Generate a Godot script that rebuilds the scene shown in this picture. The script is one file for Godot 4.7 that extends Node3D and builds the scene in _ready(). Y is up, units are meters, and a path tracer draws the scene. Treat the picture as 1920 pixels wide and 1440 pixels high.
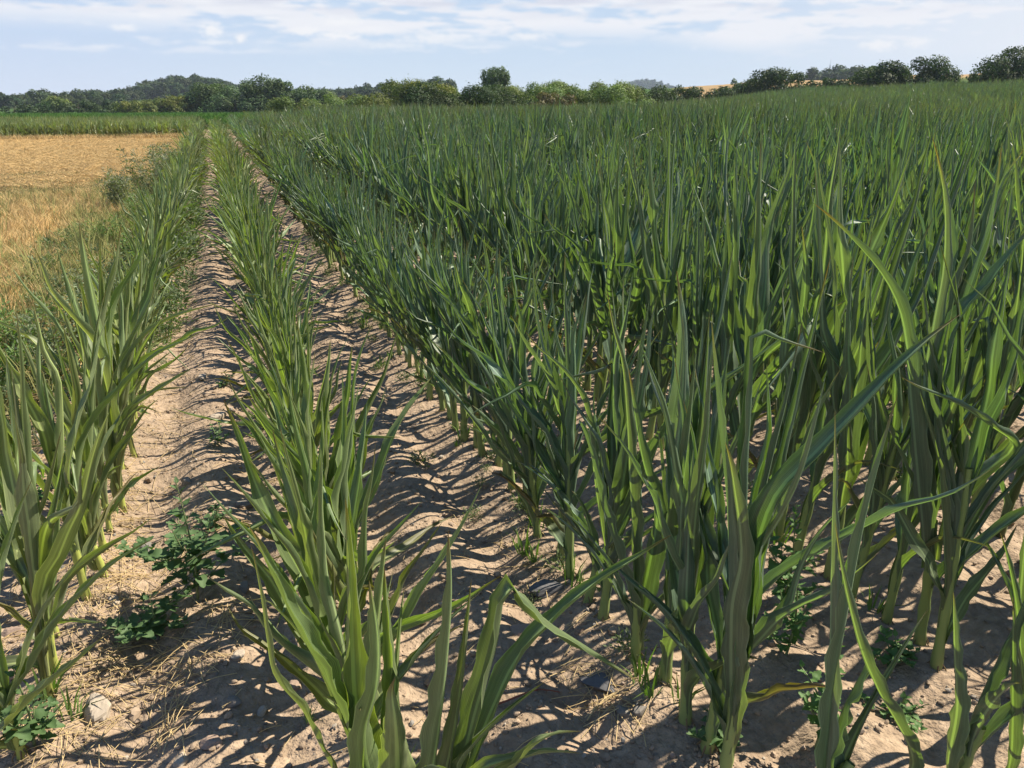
extends Node3D
# A drought-stressed maize field beside a golden stubble field. Rows run along -Z, the stubble lies towards -X, the sun stands over +X.

const CAM_Y := 1.5
const ROW := 0.75
const HEROES := [
	{"x": 0.20, "z": -1.27, "extra": 2, "label": "large maize clump nearest the camera, one broad blade snapped over to the side", "leaves": [
		[0.075, 2.00, [Vector3(0.169, 0.112, -1.270), Vector3(0.123, 0.350, -1.263), Vector3(0.083, 0.503, -1.257), Vector3(0.045, 0.622, -1.250), Vector3(0.018, 0.716, -1.250), Vector3(-0.003, 0.793, -1.250), Vector3(-0.019, 0.846, -1.250)]],
		[0.062, 1.60, [Vector3(0.168, 0.169, -1.270), Vector3(0.146, 0.284, -1.242), Vector3(0.142, 0.398, -1.214), Vector3(0.166, 0.501, -1.200), Vector3(0.175, 0.602, -1.200), Vector3(0.167, 0.725, -1.200)]],
		[0.075, 3.60, [Vector3(0.176, 0.109, -1.270), Vector3(0.152, 0.272, -1.282), Vector3(0.138, 0.384, -1.294), Vector3(0.140, 0.518, -1.300), Vector3(0.147, 0.680, -1.300), Vector3(0.149, 0.837, -1.300)]],
		[0.060, 3.40, [Vector3(0.190, 0.104, -1.270), Vector3(0.206, 0.252, -1.315), Vector3(0.224, 0.345, -1.360), Vector3(0.223, 0.502, -1.360), Vector3(0.220, 0.650, -1.360)]],
		[0.085, 1.50, [Vector3(0.196, 0.073, -1.270), Vector3(0.200, 0.282, -1.225), Vector3(0.194, 0.426, -1.180), Vector3(0.191, 0.498, -1.180), Vector3(0.199, 0.531, -1.180)]],
	]},
	{"x": 0.25, "z": -1.20, "extra": 1, "label": "maize plant beside the nearest clump, upright rolled spikes and a snapped-over blade", "leaves": [
		[0.066, 3.20, [Vector3(0.246, 0.128, -1.200), Vector3(0.263, 0.292, -1.192), Vector3(0.287, 0.468, -1.184), Vector3(0.304, 0.641, -1.180), Vector3(0.307, 0.728, -1.180), Vector3(0.304, 0.807, -1.180)]],
		[0.045, 3.60, [Vector3(0.259, 0.123, -1.200), Vector3(0.304, 0.315, -1.210), Vector3(0.327, 0.427, -1.220), Vector3(0.342, 0.546, -1.220), Vector3(0.355, 0.675, -1.220)]],
		[0.062, 2.40, [Vector3(0.262, 0.094, -1.200), Vector3(0.319, 0.262, -1.204), Vector3(0.358, 0.400, -1.208), Vector3(0.394, 0.517, -1.212), Vector3(0.413, 0.620, -1.216), Vector3(0.423, 0.641, -1.220), Vector3(0.461, 0.615, -1.220), Vector3(0.503, 0.552, -1.220), Vector3(0.583, 0.476, -1.220), Vector3(0.655, 0.408, -1.220), Vector3(0.723, 0.339, -1.220)]],
		[0.060, 3.00, [Vector3(0.267, 0.078, -1.200), Vector3(0.346, 0.263, -1.214), Vector3(0.399, 0.372, -1.229), Vector3(0.458, 0.465, -1.243), Vector3(0.555, 0.546, -1.250), Vector3(0.634, 0.596, -1.250), Vector3(0.713, 0.630, -1.250), Vector3(0.789, 0.666, -1.250)]],
		[0.042, 2.40, [Vector3(0.277, 0.059, -1.200), Vector3(0.330, 0.232, -1.176), Vector3(0.353, 0.300, -1.152), Vector3(0.421, 0.311, -1.140), Vector3(0.482, 0.305, -1.140), Vector3(0.551, 0.280, -1.140)]],
		[0.042, 2.00, [Vector3(0.277, 0.059, -1.200), Vector3(0.346, 0.229, -1.160), Vector3(0.406, 0.318, -1.120), Vector3(0.433, 0.372, -1.100), Vector3(0.475, 0.386, -1.100), Vector3(0.532, 0.376, -1.100)]],
	]},
	{"x": 0.17, "z": -1.42, "extra": 5, "label": "maize plant with a thin kinked blade hanging towards the wheel track, behind the nearest clump", "leaves": [
		[0.036, 2.40, [Vector3(0.116, 0.062, -1.410), Vector3(0.069, 0.219, -1.400), Vector3(0.040, 0.330, -1.390), Vector3(-0.005, 0.432, -1.380), Vector3(-0.011, 0.521, -1.380), Vector3(-0.012, 0.606, -1.380), Vector3(-0.015, 0.676, -1.380), Vector3(-0.019, 0.731, -1.380)]],
		[0.030, 2.60, [Vector3(0.164, 0.051, -1.420), Vector3(0.085, 0.390, -1.420), Vector3(0.050, 0.490, -1.420), Vector3(0.015, 0.555, -1.420), Vector3(-0.007, 0.585, -1.420), Vector3(-0.035, 0.589, -1.420)]],
		[0.065, 2.20, [Vector3(0.179, 0.106, -1.420), Vector3(0.193, 0.289, -1.440), Vector3(0.210, 0.409, -1.460), Vector3(0.229, 0.538, -1.460), Vector3(0.244, 0.649, -1.460)]],
	]},
	{"x": -0.49, "z": -3.12, "extra": 2, "label": "broad-leaved tall maize plant standing above the outermost row beside the grass verge", "leaves": [
		[0.075, 2.00, [Vector3(-0.492, 0.225, -3.120), Vector3(-0.466, 0.482, -3.113), Vector3(-0.459, 0.639, -3.107), Vector3(-0.460, 0.752, -3.100), Vector3(-0.463, 0.885, -3.100), Vector3(-0.465, 0.996, -3.100), Vector3(-0.463, 1.115, -3.100)]],
		[0.075, 1.80, [Vector3(-0.496, 0.225, -3.120), Vector3(-0.470, 0.445, -3.100), Vector3(-0.477, 0.662, -3.080), Vector3(-0.513, 0.759, -3.060), Vector3(-0.555, 0.838, -3.050), Vector3(-0.584, 0.905, -3.050), Vector3(-0.594, 0.986, -3.050), Vector3(-0.605, 1.054, -3.050)]],
		[0.050, 3.60, [Vector3(-0.480, 0.310, -3.120), Vector3(-0.465, 0.558, -3.135), Vector3(-0.454, 0.755, -3.150), Vector3(-0.436, 0.910, -3.150), Vector3(-0.413, 1.059, -3.150)]],
		[0.070, 2.60, [Vector3(-0.489, 0.246, -3.120), Vector3(-0.467, 0.475, -3.132), Vector3(-0.455, 0.676, -3.144), Vector3(-0.430, 0.802, -3.150), Vector3(-0.377, 0.936, -3.150), Vector3(-0.340, 1.093, -3.150)]],
		[0.070, 2.20, [Vector3(-0.489, 0.224, -3.120), Vector3(-0.466, 0.447, -3.152), Vector3(-0.444, 0.664, -3.184), Vector3(-0.394, 0.818, -3.200), Vector3(-0.303, 0.950, -3.200), Vector3(-0.254, 1.082, -3.200)]],
		[0.060, 2.40, [Vector3(-0.498, 0.136, -3.120), Vector3(-0.464, 0.347, -3.132), Vector3(-0.407, 0.569, -3.144), Vector3(-0.307, 0.691, -3.150), Vector3(-0.195, 0.748, -3.150), Vector3(-0.054, 0.781, -3.150)]],
		[0.060, 2.20, [Vector3(-0.505, 0.069, -3.120), Vector3(-0.487, 0.228, -3.110), Vector3(-0.412, 0.401, -3.100), Vector3(-0.308, 0.477, -3.100), Vector3(-0.168, 0.556, -3.100)]],
	]},
	{"x": -0.50, "z": -2.62, "extra": 4, "label": "maize plant with one long dark blade reaching across the wheel track", "leaves": [
		[0.055, 3.20, [Vector3(-0.535, 0.164, -2.620), Vector3(-0.513, 0.373, -2.614), Vector3(-0.492, 0.473, -2.609), Vector3(-0.447, 0.563, -2.603), Vector3(-0.344, 0.674, -2.600), Vector3(-0.243, 0.758, -2.600), Vector3(-0.156, 0.797, -2.600), Vector3(-0.079, 0.831, -2.600)]],
		[0.050, 3.40, [Vector3(-0.527, 0.162, -2.620), Vector3(-0.476, 0.432, -2.635), Vector3(-0.445, 0.604, -2.650), Vector3(-0.420, 0.724, -2.650), Vector3(-0.393, 0.841, -2.650)]],
		[0.050, 3.20, [Vector3(-0.546, 0.146, -2.620), Vector3(-0.546, 0.417, -2.610), Vector3(-0.556, 0.566, -2.600), Vector3(-0.556, 0.738, -2.600), Vector3(-0.564, 0.755, -2.600)]],
		[0.050, 3.20, [Vector3(-0.553, 0.148, -2.620), Vector3(-0.559, 0.474, -2.610), Vector3(-0.567, 0.671, -2.600), Vector3(-0.547, 0.836, -2.600), Vector3(-0.521, 0.922, -2.600)]],
	]},
	{"x": -0.60, "z": -1.84, "extra": 4, "label": "pale maize plant opening the outermost row, low blade spread over bare soil", "leaves": [
		[0.056, 2.00, [Vector3(-0.608, 0.040, -1.840), Vector3(-0.659, 0.086, -1.807), Vector3(-0.584, 0.166, -1.773), Vector3(-0.534, 0.225, -1.740), Vector3(-0.463, 0.280, -1.740), Vector3(-0.418, 0.312, -1.740), Vector3(-0.355, 0.365, -1.740)]],
		[0.050, 3.20, [Vector3(-0.614, 0.042, -1.840), Vector3(-0.606, 0.156, -1.843), Vector3(-0.538, 0.250, -1.847), Vector3(-0.487, 0.326, -1.850), Vector3(-0.431, 0.391, -1.850), Vector3(-0.334, 0.477, -1.850), Vector3(-0.241, 0.527, -1.850)]],
		[0.050, 3.00, [Vector3(-0.613, 0.074, -1.840), Vector3(-0.620, 0.252, -1.870), Vector3(-0.580, 0.442, -1.900), Vector3(-0.519, 0.598, -1.900), Vector3(-0.470, 0.697, -1.900)]],
	]},
	{"x": 0.94, "z": -1.19, "extra": 2, "label": "maize plant with a tall blade snapped sideways at its top, near end of third row", "leaves": [
		[0.055, 3.80, [Vector3(0.937, 0.277, -1.190), Vector3(0.931, 0.488, -1.186), Vector3(0.923, 0.626, -1.181), Vector3(0.901, 0.837, -1.177), Vector3(0.888, 1.007, -1.172), Vector3(0.878, 1.091, -1.170), Vector3(0.881, 1.108, -1.170), Vector3(0.927, 1.090, -1.170), Vector3(0.984, 1.070, -1.170), Vector3(1.043, 1.051, -1.170)]],
		[0.072, 2.20, [Vector3(0.956, 0.228, -1.190), Vector3(0.942, 0.582, -1.176), Vector3(0.955, 0.756, -1.161), Vector3(1.026, 0.851, -1.147), Vector3(1.097, 0.925, -1.140), Vector3(1.175, 0.999, -1.140), Vector3(1.248, 1.057, -1.140), Vector3(1.330, 1.108, -1.140)]],
		[0.050, 3.80, [Vector3(0.952, 0.273, -1.190), Vector3(0.975, 0.615, -1.194), Vector3(1.000, 0.813, -1.198), Vector3(1.025, 1.005, -1.200), Vector3(1.042, 1.129, -1.200), Vector3(1.054, 1.230, -1.200)]],
		[0.060, 2.80, [Vector3(0.930, 0.279, -1.190), Vector3(0.897, 0.581, -1.194), Vector3(0.877, 0.751, -1.198), Vector3(0.845, 0.914, -1.200), Vector3(0.820, 1.047, -1.200), Vector3(0.807, 1.129, -1.200)]],
		[0.070, 1.60, [Vector3(0.937, 0.220, -1.190), Vector3(0.899, 0.503, -1.175), Vector3(0.896, 0.651, -1.160), Vector3(0.859, 0.821, -1.160), Vector3(0.833, 0.902, -1.160)]],
	]},
	{"x": 1.00, "z": -1.00, "extra": 1, "label": "stout maize stem with upright spikes, low in the frame by the goosefoot", "leaves": [
		[0.060, 2.80, [Vector3(1.046, 0.126, -1.000), Vector3(1.019, 0.413, -0.992), Vector3(1.012, 0.603, -0.984), Vector3(1.012, 0.785, -0.980), Vector3(1.023, 0.906, -0.980), Vector3(1.039, 1.032, -0.980)]],
		[0.042, 2.80, [Vector3(1.241, 0.176, -0.968), Vector3(1.066, 0.453, -0.936), Vector3(0.986, 0.585, -0.920), Vector3(0.921, 0.745, -0.920), Vector3(0.888, 0.850, -0.920)]],
		[0.046, 3.80, [Vector3(1.038, 0.129, -1.000), Vector3(1.004, 0.474, -1.000), Vector3(0.974, 0.682, -1.000), Vector3(0.951, 0.849, -1.000), Vector3(0.929, 1.012, -1.000)]],
		[0.075, 1.50, [Vector3(1.050, 0.096, -1.000), Vector3(1.048, 0.320, -1.000), Vector3(1.073, 0.404, -1.000), Vector3(1.095, 0.462, -1.000), Vector3(1.072, 0.518, -1.000)]],
	]},
	{"x": 1.78, "z": -1.45, "extra": 1, "label": "tallest maize plant at the field side, spike rising over its neighbours with yellow-green blades", "leaves": [
		[0.065, 3.20, [Vector3(1.743, 0.294, -1.450), Vector3(1.654, 0.633, -1.450), Vector3(1.614, 0.858, -1.450), Vector3(1.613, 0.999, -1.450), Vector3(1.612, 1.127, -1.450), Vector3(1.588, 1.250, -1.450), Vector3(1.555, 1.339, -1.450), Vector3(1.510, 1.424, -1.450)]],
		[0.068, 2.20, [Vector3(1.737, 0.296, -1.450), Vector3(1.640, 0.565, -1.436), Vector3(1.551, 0.804, -1.421), Vector3(1.485, 0.976, -1.407), Vector3(1.430, 1.072, -1.400), Vector3(1.363, 1.149, -1.400), Vector3(1.263, 1.232, -1.400), Vector3(1.168, 1.298, -1.400)]],
		[0.075, 2.00, [Vector3(1.737, 0.380, -1.450), Vector3(1.671, 0.709, -1.440), Vector3(1.655, 0.887, -1.430), Vector3(1.661, 1.012, -1.420), Vector3(1.723, 1.067, -1.420), Vector3(1.766, 1.132, -1.420), Vector3(1.869, 1.245, -1.420)]],
		[0.060, 2.80, [Vector3(1.724, 0.415, -1.450), Vector3(1.715, 0.692, -1.470), Vector3(1.735, 1.002, -1.490), Vector3(1.778, 1.174, -1.500), Vector3(1.784, 1.277, -1.500), Vector3(1.781, 1.406, -1.500)]],
		[0.060, 2.40, [Vector3(1.724, 0.415, -1.450), Vector3(1.686, 0.757, -1.465), Vector3(1.703, 1.062, -1.480), Vector3(1.722, 1.170, -1.480), Vector3(1.696, 1.321, -1.480)]],
		[0.040, 3.00, [Vector3(1.779, 0.405, -1.450), Vector3(1.823, 0.543, -1.417), Vector3(1.890, 0.641, -1.383), Vector3(1.753, 0.733, -1.350), Vector3(1.631, 0.806, -1.350), Vector3(1.503, 0.862, -1.350), Vector3(1.432, 0.900, -1.350)]],
	]},
	{"x": 0.95, "z": -1.64, "extra": 4, "label": "maize plant in the third row holding a single straight spike above its folded blade", "leaves": [
		[0.060, 3.40, [Vector3(0.938, 0.183, -1.640), Vector3(0.918, 0.435, -1.640), Vector3(0.901, 0.601, -1.640), Vector3(0.882, 0.785, -1.640), Vector3(0.863, 0.909, -1.640), Vector3(0.836, 0.991, -1.640), Vector3(0.815, 1.088, -1.640)]],
		[0.065, 2.40, [Vector3(0.955, 0.179, -1.640), Vector3(0.972, 0.401, -1.624), Vector3(0.965, 0.511, -1.608), Vector3(0.912, 0.664, -1.600), Vector3(0.881, 0.799, -1.600), Vector3(0.859, 0.908, -1.600)]],
		[0.060, 2.20, [Vector3(0.928, 0.220, -1.640), Vector3(0.819, 0.538, -1.624), Vector3(0.777, 0.684, -1.608), Vector3(0.743, 0.776, -1.600), Vector3(0.732, 0.777, -1.600), Vector3(0.724, 0.710, -1.600)]],
	]},
	{"x": 0.94, "z": -1.95, "extra": 5, "label": "maize plant in the third row with a brown-tipped blade curling towards the bare track", "leaves": [
		[0.050, 2.80, [Vector3(1.013, 0.097, -1.950), Vector3(0.946, 0.448, -1.933), Vector3(0.905, 0.671, -1.917), Vector3(0.849, 0.778, -1.900), Vector3(0.783, 0.851, -1.900), Vector3(0.743, 0.888, -1.900), Vector3(0.713, 0.931, -1.900)]],
	]},
	{"x": 0.97, "z": -2.50, "extra": 5, "label": "maize plant in the third row with a long blade drooping out over the bare track", "leaves": [
		[0.055, 2.40, [Vector3(0.977, 0.187, -2.486), Vector3(0.940, 0.327, -2.471), Vector3(0.878, 0.424, -2.457), Vector3(0.809, 0.531, -2.450), Vector3(0.719, 0.603, -2.450), Vector3(0.647, 0.705, -2.450), Vector3(0.599, 0.761, -2.450)]],
	]},
	{"x": 1.42, "z": -1.00, "extra": 2, "label": "maize plant in the lower corner with stiff rolled spikes, one blade bright yellow-green", "leaves": [
		[0.050, 3.00, [Vector3(1.370, 0.142, -0.990), Vector3(1.348, 0.287, -0.980), Vector3(1.306, 0.434, -0.980), Vector3(1.264, 0.595, -0.980)]],
		[0.060, 2.00, [Vector3(1.405, 0.171, -0.990), Vector3(1.417, 0.319, -0.980), Vector3(1.456, 0.452, -0.980), Vector3(1.479, 0.573, -0.980)]],
		[0.040, 3.60, [Vector3(1.537, 0.078, -0.967), Vector3(1.445, 0.379, -0.950), Vector3(1.391, 0.573, -0.950)]],
	]},
	{"x": 1.87, "z": -1.16, "extra": 3, "label": "maize plant opening the fourth row, with one thin arching blade", "leaves": [
		[0.040, 3.00, [Vector3(1.794, 0.073, -1.140), Vector3(1.668, 0.357, -1.120), Vector3(1.594, 0.517, -1.120), Vector3(1.550, 0.594, -1.120)]],
		[0.050, 3.00, [Vector3(1.775, 0.068, -1.153), Vector3(1.703, 0.404, -1.150), Vector3(1.653, 0.695, -1.150)]],
	]},
]


const TREES := [
	[13.8, -64.5, 3.53, 5.62, 1, "hawthorn_bush", "olive-yellow rounded bush with dark underside rising behind the maize"],
	[15.0, -60.2, 3.05, 2.82, 0, "elder_bush", "small dark green bush against the olive-yellow rounded bush"],
	[7.5, -69.6, 1.74, 4.63, 2, "willow_thicket", "low pale green thicket beside the bright green strip"],
	[11.9, -77.1, 1.95, 3.29, 2, "willow_thicket", "smaller pale thicket between the low thicket and the olive-yellow bush"],
	[13.8, -94.0, 2.16, 1.48, 5, "bramble_bush", "brownish dome-shaped bush above the pale thickets"],
	[18.3, -61.3, 2.96, 3.33, 0, "elder_bush", "dark green pointed bush in front of the lone round-topped tree"],
	[35.8, -106.1, 5.81, 4.29, 3, "round_tree", "lone round-topped tree standing above the willow thickets"],
	[23.5, -68.1, 3.02, 4.25, 0, "elder_bush", "dark bush merging into the pale willows below the lone tree"],
	[28.2, -74.9, 3.00, 5.47, 2, "willow_thicket", "pale willow thicket just under the lone round-topped tree"],
	[30.2, -69.7, 2.92, 5.64, 2, "willow_thicket", "yellowish willow thicket in the middle of the long thicket"],
	[32.8, -66.3, 2.88, 4.99, 2, "willow_thicket", "last pale willow thicket before the gap with the blue hill"],
	[26.7, -64.7, 2.32, 2.61, 5, "bramble_bush", "brownish low bush set in the front of the willow thickets"],
	[19.7, -73.4, 2.57, 2.82, 2, "willow_thicket", "narrow pale thicket in the gap between two dark bushes"],
	[46.9, -83.7, 3.28, 3.83, 0, "hedge_bush", "dark low bush below the blue wooded hill"],
	[53.4, -89.2, 3.41, 3.23, 0, "hedge_bush", "small dark bush at the foot of the golden slope"],
	[60.0, -94.6, 3.42, 5.96, 0, "hedge_bush", "low dark hedge bush under the golden slope"],
	[64.2, -96.6, 3.61, 4.07, 0, "hedge_bush", "low hedge bush beside the slim pale tree"],
	[66.7, -97.3, 4.44, 2.46, 3, "slim_tree", "slim pale tree next to the biggest dark hedge bush"],
	[72.1, -102.1, 4.60, 2.01, 3, "slim_tree", "thin grey tree touching the biggest dark hedge bush"],
	[67.0, -89.8, 5.49, 6.19, 0, "hawthorn_bush", "biggest dark hawthorn bush in the hedge on the rise"],
	[73.4, -92.4, 3.73, 3.02, 0, "hedge_bush", "low dark bush to one side of the biggest hawthorn, under golden stubble"],
	[73.8, -89.5, 4.43, 3.69, 0, "hedge_bush", "mid-height dark bush in front of the golden stubble slope"],
	[75.9, -87.7, 4.66, 3.74, 0, "hedge_bush", "dark bush tucked against the two round bushes"],
	[94.1, -103.7, 6.62, 2.50, 3, "slim_tree", "pale treetop peeping out behind the two round bushes"],
	[72.5, -77.4, 5.90, 5.05, 0, "hawthorn_bush", "first of the two big round bushes on the rise"],
	[72.9, -71.3, 6.18, 4.05, 0, "hawthorn_bush", "second of the two big round bushes, next to the open stubble gap"],
	[74.3, -63.9, 6.71, 4.71, 0, "hawthorn_bush", "large dark bush beyond the stubble gap at the field corner"],
	[75.4, -77.4, 3.80, 2.44, 0, "hedge_bush", "low shrub joining the two big round bushes"],
	[77.2, -69.7, 4.33, 1.50, 5, "bramble_bush", "little shrub standing alone in the stubble gap"],
	[0.6, -150.0, 4.65, 6.97, 3, "oak_tree", "pale-topped tree beside the tallest tree of the hedge line"],
	[7.9, -145.8, 5.75, 8.81, 3, "oak_tree", "tallest broad tree in the hedge line behind the bright green strip"],
	[11.5, -143.5, 4.92, 2.83, 3, "slim_tree", "slender feathery tree leaning on the tallest tree"],
	[15.6, -157.2, 4.38, 4.63, 3, "oak_tree", "dark tree right after the slender feathery tree"],
	[20.5, -168.8, 4.13, 5.24, 3, "oak_tree", "dark tree joining the hedge line to the far wood"],
	[12.6, -139.4, 3.25, 4.09, 0, "hedge_bush", "dark shadowy bush at the foot of the feathery tree"],
	[3.9, -141.9, 2.61, 4.81, 0, "hedge_bush", "dark bush filling the gap under the two tall trees"],
	[-4.5, -149.9, 2.65, 4.06, 1, "hedge_bush", "light olive bush leaning on the pale-topped tree"],
	[-7.5, -147.8, 2.23, 5.05, 1, "hedge_bush", "wide olive bush in the hedge line below the wooded hill"],
	[-11.1, -145.6, 1.81, 4.58, 1, "hedge_bush", "low yellowish bush at the end of the olive hedge"],
	[-14.9, -149.3, 1.66, 3.99, 0, "hedge_bush", "dark hedge bush below the low saddle of the far wood"],
	[-19.6, -150.7, 1.98, 5.28, 0, "hedge_bush", "broad dark hedge bush under the pale treetop"],
	[-25.6, -170.1, 2.13, 3.35, 2, "oak_tree", "pale green treetop showing above the dark hedge"],
	[-24.2, -148.0, 1.34, 4.76, 0, "hedge_bush", "flat dark hedge bush under the rounded wood"],
	[-28.1, -147.3, 1.19, 5.04, 0, "hedge_bush", "dark hedge bush where the hedge leaves the view"],
]


# soil stones: x, z, size, flatness, tone (0 pale, 1 grey, 2 pinkish), label
const STONES := [
	[-0.45, -1.95, 0.052, 0.75, 0, "largest pale angular stone on the wheel track, a flat lit top"],
	[-0.12, -1.85, 0.021, 0.8, 1, "small rounded grey stone in the middle of the wheel track"],
	[-0.05, -1.82, 0.018, 0.7, 0, "little whitish pebble near the foot of the second row"],
	[-0.26, -3.27, 0.035, 0.55, 1, "flat grey stone lying on the wheel track past the goosefoot"],
	[-0.05, -3.01, 0.034, 0.75, 1, "round dark grey stone at the foot of the second row"],
	[-0.07, -2.40, 0.024, 0.75, 1, "round grey stone across the track from the large goosefoot"],
	[-0.17, -1.72, 0.030, 0.6, 2, "pinkish oblong stone near the bottom of the wheel track"],
	[-0.24, -1.69, 0.022, 0.7, 0, "white lump of stone lowest on the wheel track"],
	[-0.40, -2.82, 0.042, 0.5, 1, "broad grey stone between outermost row and large goosefoot"],
	[-0.66, -2.19, 0.042, 0.55, 2, "flat brownish stone behind the outermost row"],
	[-0.46, -2.46, 0.026, 0.6, 0, "pale stone beside the stems of the outermost row"],
	[-0.73, -2.40, 0.030, 0.6, 2, "pinkish stone on the straw behind the outermost row"],
	[-0.70, -2.62, 0.028, 0.7, 0, "whitish stone highest up behind the outermost row"],
	[0.04, -1.89, 0.026, 0.55, 2, "buff stone under the hanging thin blade of the second row"],
	[-0.13, -3.98, 0.040, 0.5, 0, "cream flat stone far along the wheel track"],
	[0.83, -1.48, 0.020, 0.8, 1, "upright grey pebble just out from the third row stems"],
	[0.87, -1.46, 0.019, 0.8, 1, "rounder grey pebble beside the upright grey pebble"],
	[0.50, -1.56, 0.022, 0.7, 0, "white chip of stone near the dry red stem"],
	[0.86, -2.08, 0.046, 0.7, 3, "big dark stone by the third row foot, half sunk in soil"],
	[0.56, -2.06, 0.026, 0.7, 2, "buff stone on the hump between second and third row"],
	[0.83, -1.62, 0.048, 0.45, 3, "dark bluish stone beside tufts of straw near the third row"],
	[0.70, -1.90, 0.040, 0.6, 2, "reddish stone near the tip of the snapped-over blade"],
	[-0.21, -4.6, 0.034, 0.6, 0, "small pale stone farthest along the wheel track"],
	[-0.10, -2.03, 0.022, 0.8, 0, "pale pebble beside the hanging thin blade, uphill of the grey pebble"],
]
const ORD1 := ["", "first", "second", "third", "fourth", "fifth", "sixth", "seventh", "eighth", "ninth", "tenth", "eleventh", "twelfth", "thirteenth", "fourteenth", "fifteenth", "sixteenth", "seventeenth", "eighteenth", "nineteenth"]
const TENS := ["", "", "twenty", "thirty", "forty", "fifty", "sixty", "seventy", "eighty", "ninety"]
const TENTH := ["", "", "twentieth", "thirtieth", "fortieth", "fiftieth", "sixtieth", "seventieth", "eightieth", "ninetieth"]

var rng := RandomNumberGenerator.new()
var nA := FastNoiseLite.new()
var nB := FastNoiseLite.new()
var nC := FastNoiseLite.new()
var M := {}
var used := {}
var cam: Camera3D

func ordinal(n: int) -> String:
	if n < 20:
		return ORD1[n]
	if n % 10 == 0:
		return TENTH[n / 10]
	return TENS[n / 10] + "-" + ORD1[n % 10]

func _ready() -> void:
	rng.seed = 7
	# --- camera, sky, sun, exposure
	cam = Camera3D.new()
	cam.name = "camera"
	cam.fov = 51.1
	cam.near = 0.05
	cam.far = 6000.0
	cam.position = Vector3(0, CAM_Y, 0)
	cam.rotation_degrees = Vector3(-19.4, -19.57, 0)
	add_child(cam)
	cam.current = true
	nA.seed = 3
	nA.frequency = 1.0
	nA.fractal_octaves = 4
	nB.seed = 11
	nB.frequency = 1.0
	nB.fractal_octaves = 2
	nC.seed = 29
	nC.frequency = 1.0
	nC.fractal_octaves = 3
	var env := Environment.new()
	env.background_mode = Environment.BG_SKY
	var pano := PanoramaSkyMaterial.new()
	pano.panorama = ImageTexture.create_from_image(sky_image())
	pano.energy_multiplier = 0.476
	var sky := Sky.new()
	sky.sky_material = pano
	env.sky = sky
	env.tonemap_mode = Environment.TONE_MAPPER_LINEAR
	env.tonemap_exposure = 2.1
	env.sdfgi_enabled = true
	env.ssao_enabled = true
	env.ssil_enabled = true
	env.fog_enabled = FOG > 0.0
	env.fog_density = FOG
	env.fog_light_color = Color(0.86, 0.92, 1.0)
	env.fog_sky_affect = 0.0
	var we := WorldEnvironment.new()
	we.name = "world_environment"
	we.environment = env
	add_child(we)
	var sun := DirectionalLight3D.new()
	sun.name = "sun"
	sun.light_energy = 1.6
	sun.light_color = Color(1.0, 0.955, 0.88)
	sun.light_angular_distance = 0.5
	sun.shadow_enabled = true
	add_child(sun)
	var el := deg_to_rad(50.0)
	var az := deg_to_rad(84.0)   # clockwise from -Z
	var to_sun := Vector3(sin(az) * cos(el), sin(el), -cos(az) * cos(el))
	sun.look_at_from_position(to_sun * 50.0, Vector3.ZERO)
	materials()
	ground_meshes()
	hills_and_woods()
	trees()
	maize()
	weeds()
	stones()
	litter()

const FOG := 0.00022

# ------------------------------------------------------------------ sky
func sky_color(azd: float, el: float, fine: bool) -> Color:
	var clear: Color
	var k := clampf(el / 90.0, 0.0, 1.0)
	var hor := Color8(219, 233, 243).lerp(Color8(217, 227, 244), smoothstep(14.0, -12.0, azd))
	hor = hor.lerp(Color8(229, 237, 244), smoothstep(20.0, 60.0, azd) * (1.0 - smoothstep(120.0, 190.0, azd)))
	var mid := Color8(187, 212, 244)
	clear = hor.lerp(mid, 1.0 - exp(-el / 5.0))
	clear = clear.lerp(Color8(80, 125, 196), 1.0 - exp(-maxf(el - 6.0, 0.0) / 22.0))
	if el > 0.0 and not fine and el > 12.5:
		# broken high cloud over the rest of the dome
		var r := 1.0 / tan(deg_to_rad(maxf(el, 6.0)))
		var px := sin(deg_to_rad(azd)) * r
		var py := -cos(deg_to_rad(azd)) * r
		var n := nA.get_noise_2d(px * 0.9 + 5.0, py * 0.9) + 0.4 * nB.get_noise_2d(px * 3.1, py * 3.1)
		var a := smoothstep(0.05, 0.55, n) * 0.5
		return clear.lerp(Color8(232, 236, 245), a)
	var wob := nB.get_noise_2d(azd * 0.05, 3.0) * 1.3
	var s := nA.get_noise_2d(azd * 0.075, el * 0.62 + azd * 0.012) + 0.5 * nC.get_noise_2d(azd * 0.42, el * 2.4)
	var cover := smoothstep(3.2, 5.0, el + wob + 0.02 * (azd - 12.0))
	var dens := smoothstep(-0.5, 0.12, s) * cover
	dens = maxf(dens, 0.55 * smoothstep(0.18, 0.55, s) * smoothstep(1.8, 3.2, el))
	dens = maxf(dens, 0.75 * smoothstep(25.0, 56.0, azd) * (1.0 - smoothstep(110.0, 170.0, azd)) * smoothstep(0.6, 3.0, el))
	var shade := clampf(nC.get_noise_2d(azd * 0.16 + 40.0, el * 1.5) * 1.5 + 0.4, 0.0, 1.0) * smoothstep(4.5, 6.5, el)
	var white := Color8(244, 245, 250).lerp(Color8(212, 216, 232), shade * 0.85)
	var c := clear.lerp(white, clampf(dens, 0.0, 0.95))
	if fine:
		var edge := nC.get_noise_2d(azd * 1.6, el * 4.0) * 0.9 + nA.get_noise_2d(azd * 0.6, el * 1.2) * 0.4
		var puff := 0.0
		for p in PUFFS:
			var dx: float = (azd - p[0]) / p[2]
			var dy: float = (el - p[1]) / p[3]
			puff = maxf(puff, p[4] * smoothstep(1.15, 0.2, sqrt(dx * dx + dy * dy) + edge * 0.55))
		c = c.lerp(Color8(247, 248, 251), minf(1.0, puff * 1.35))
	return c

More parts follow.
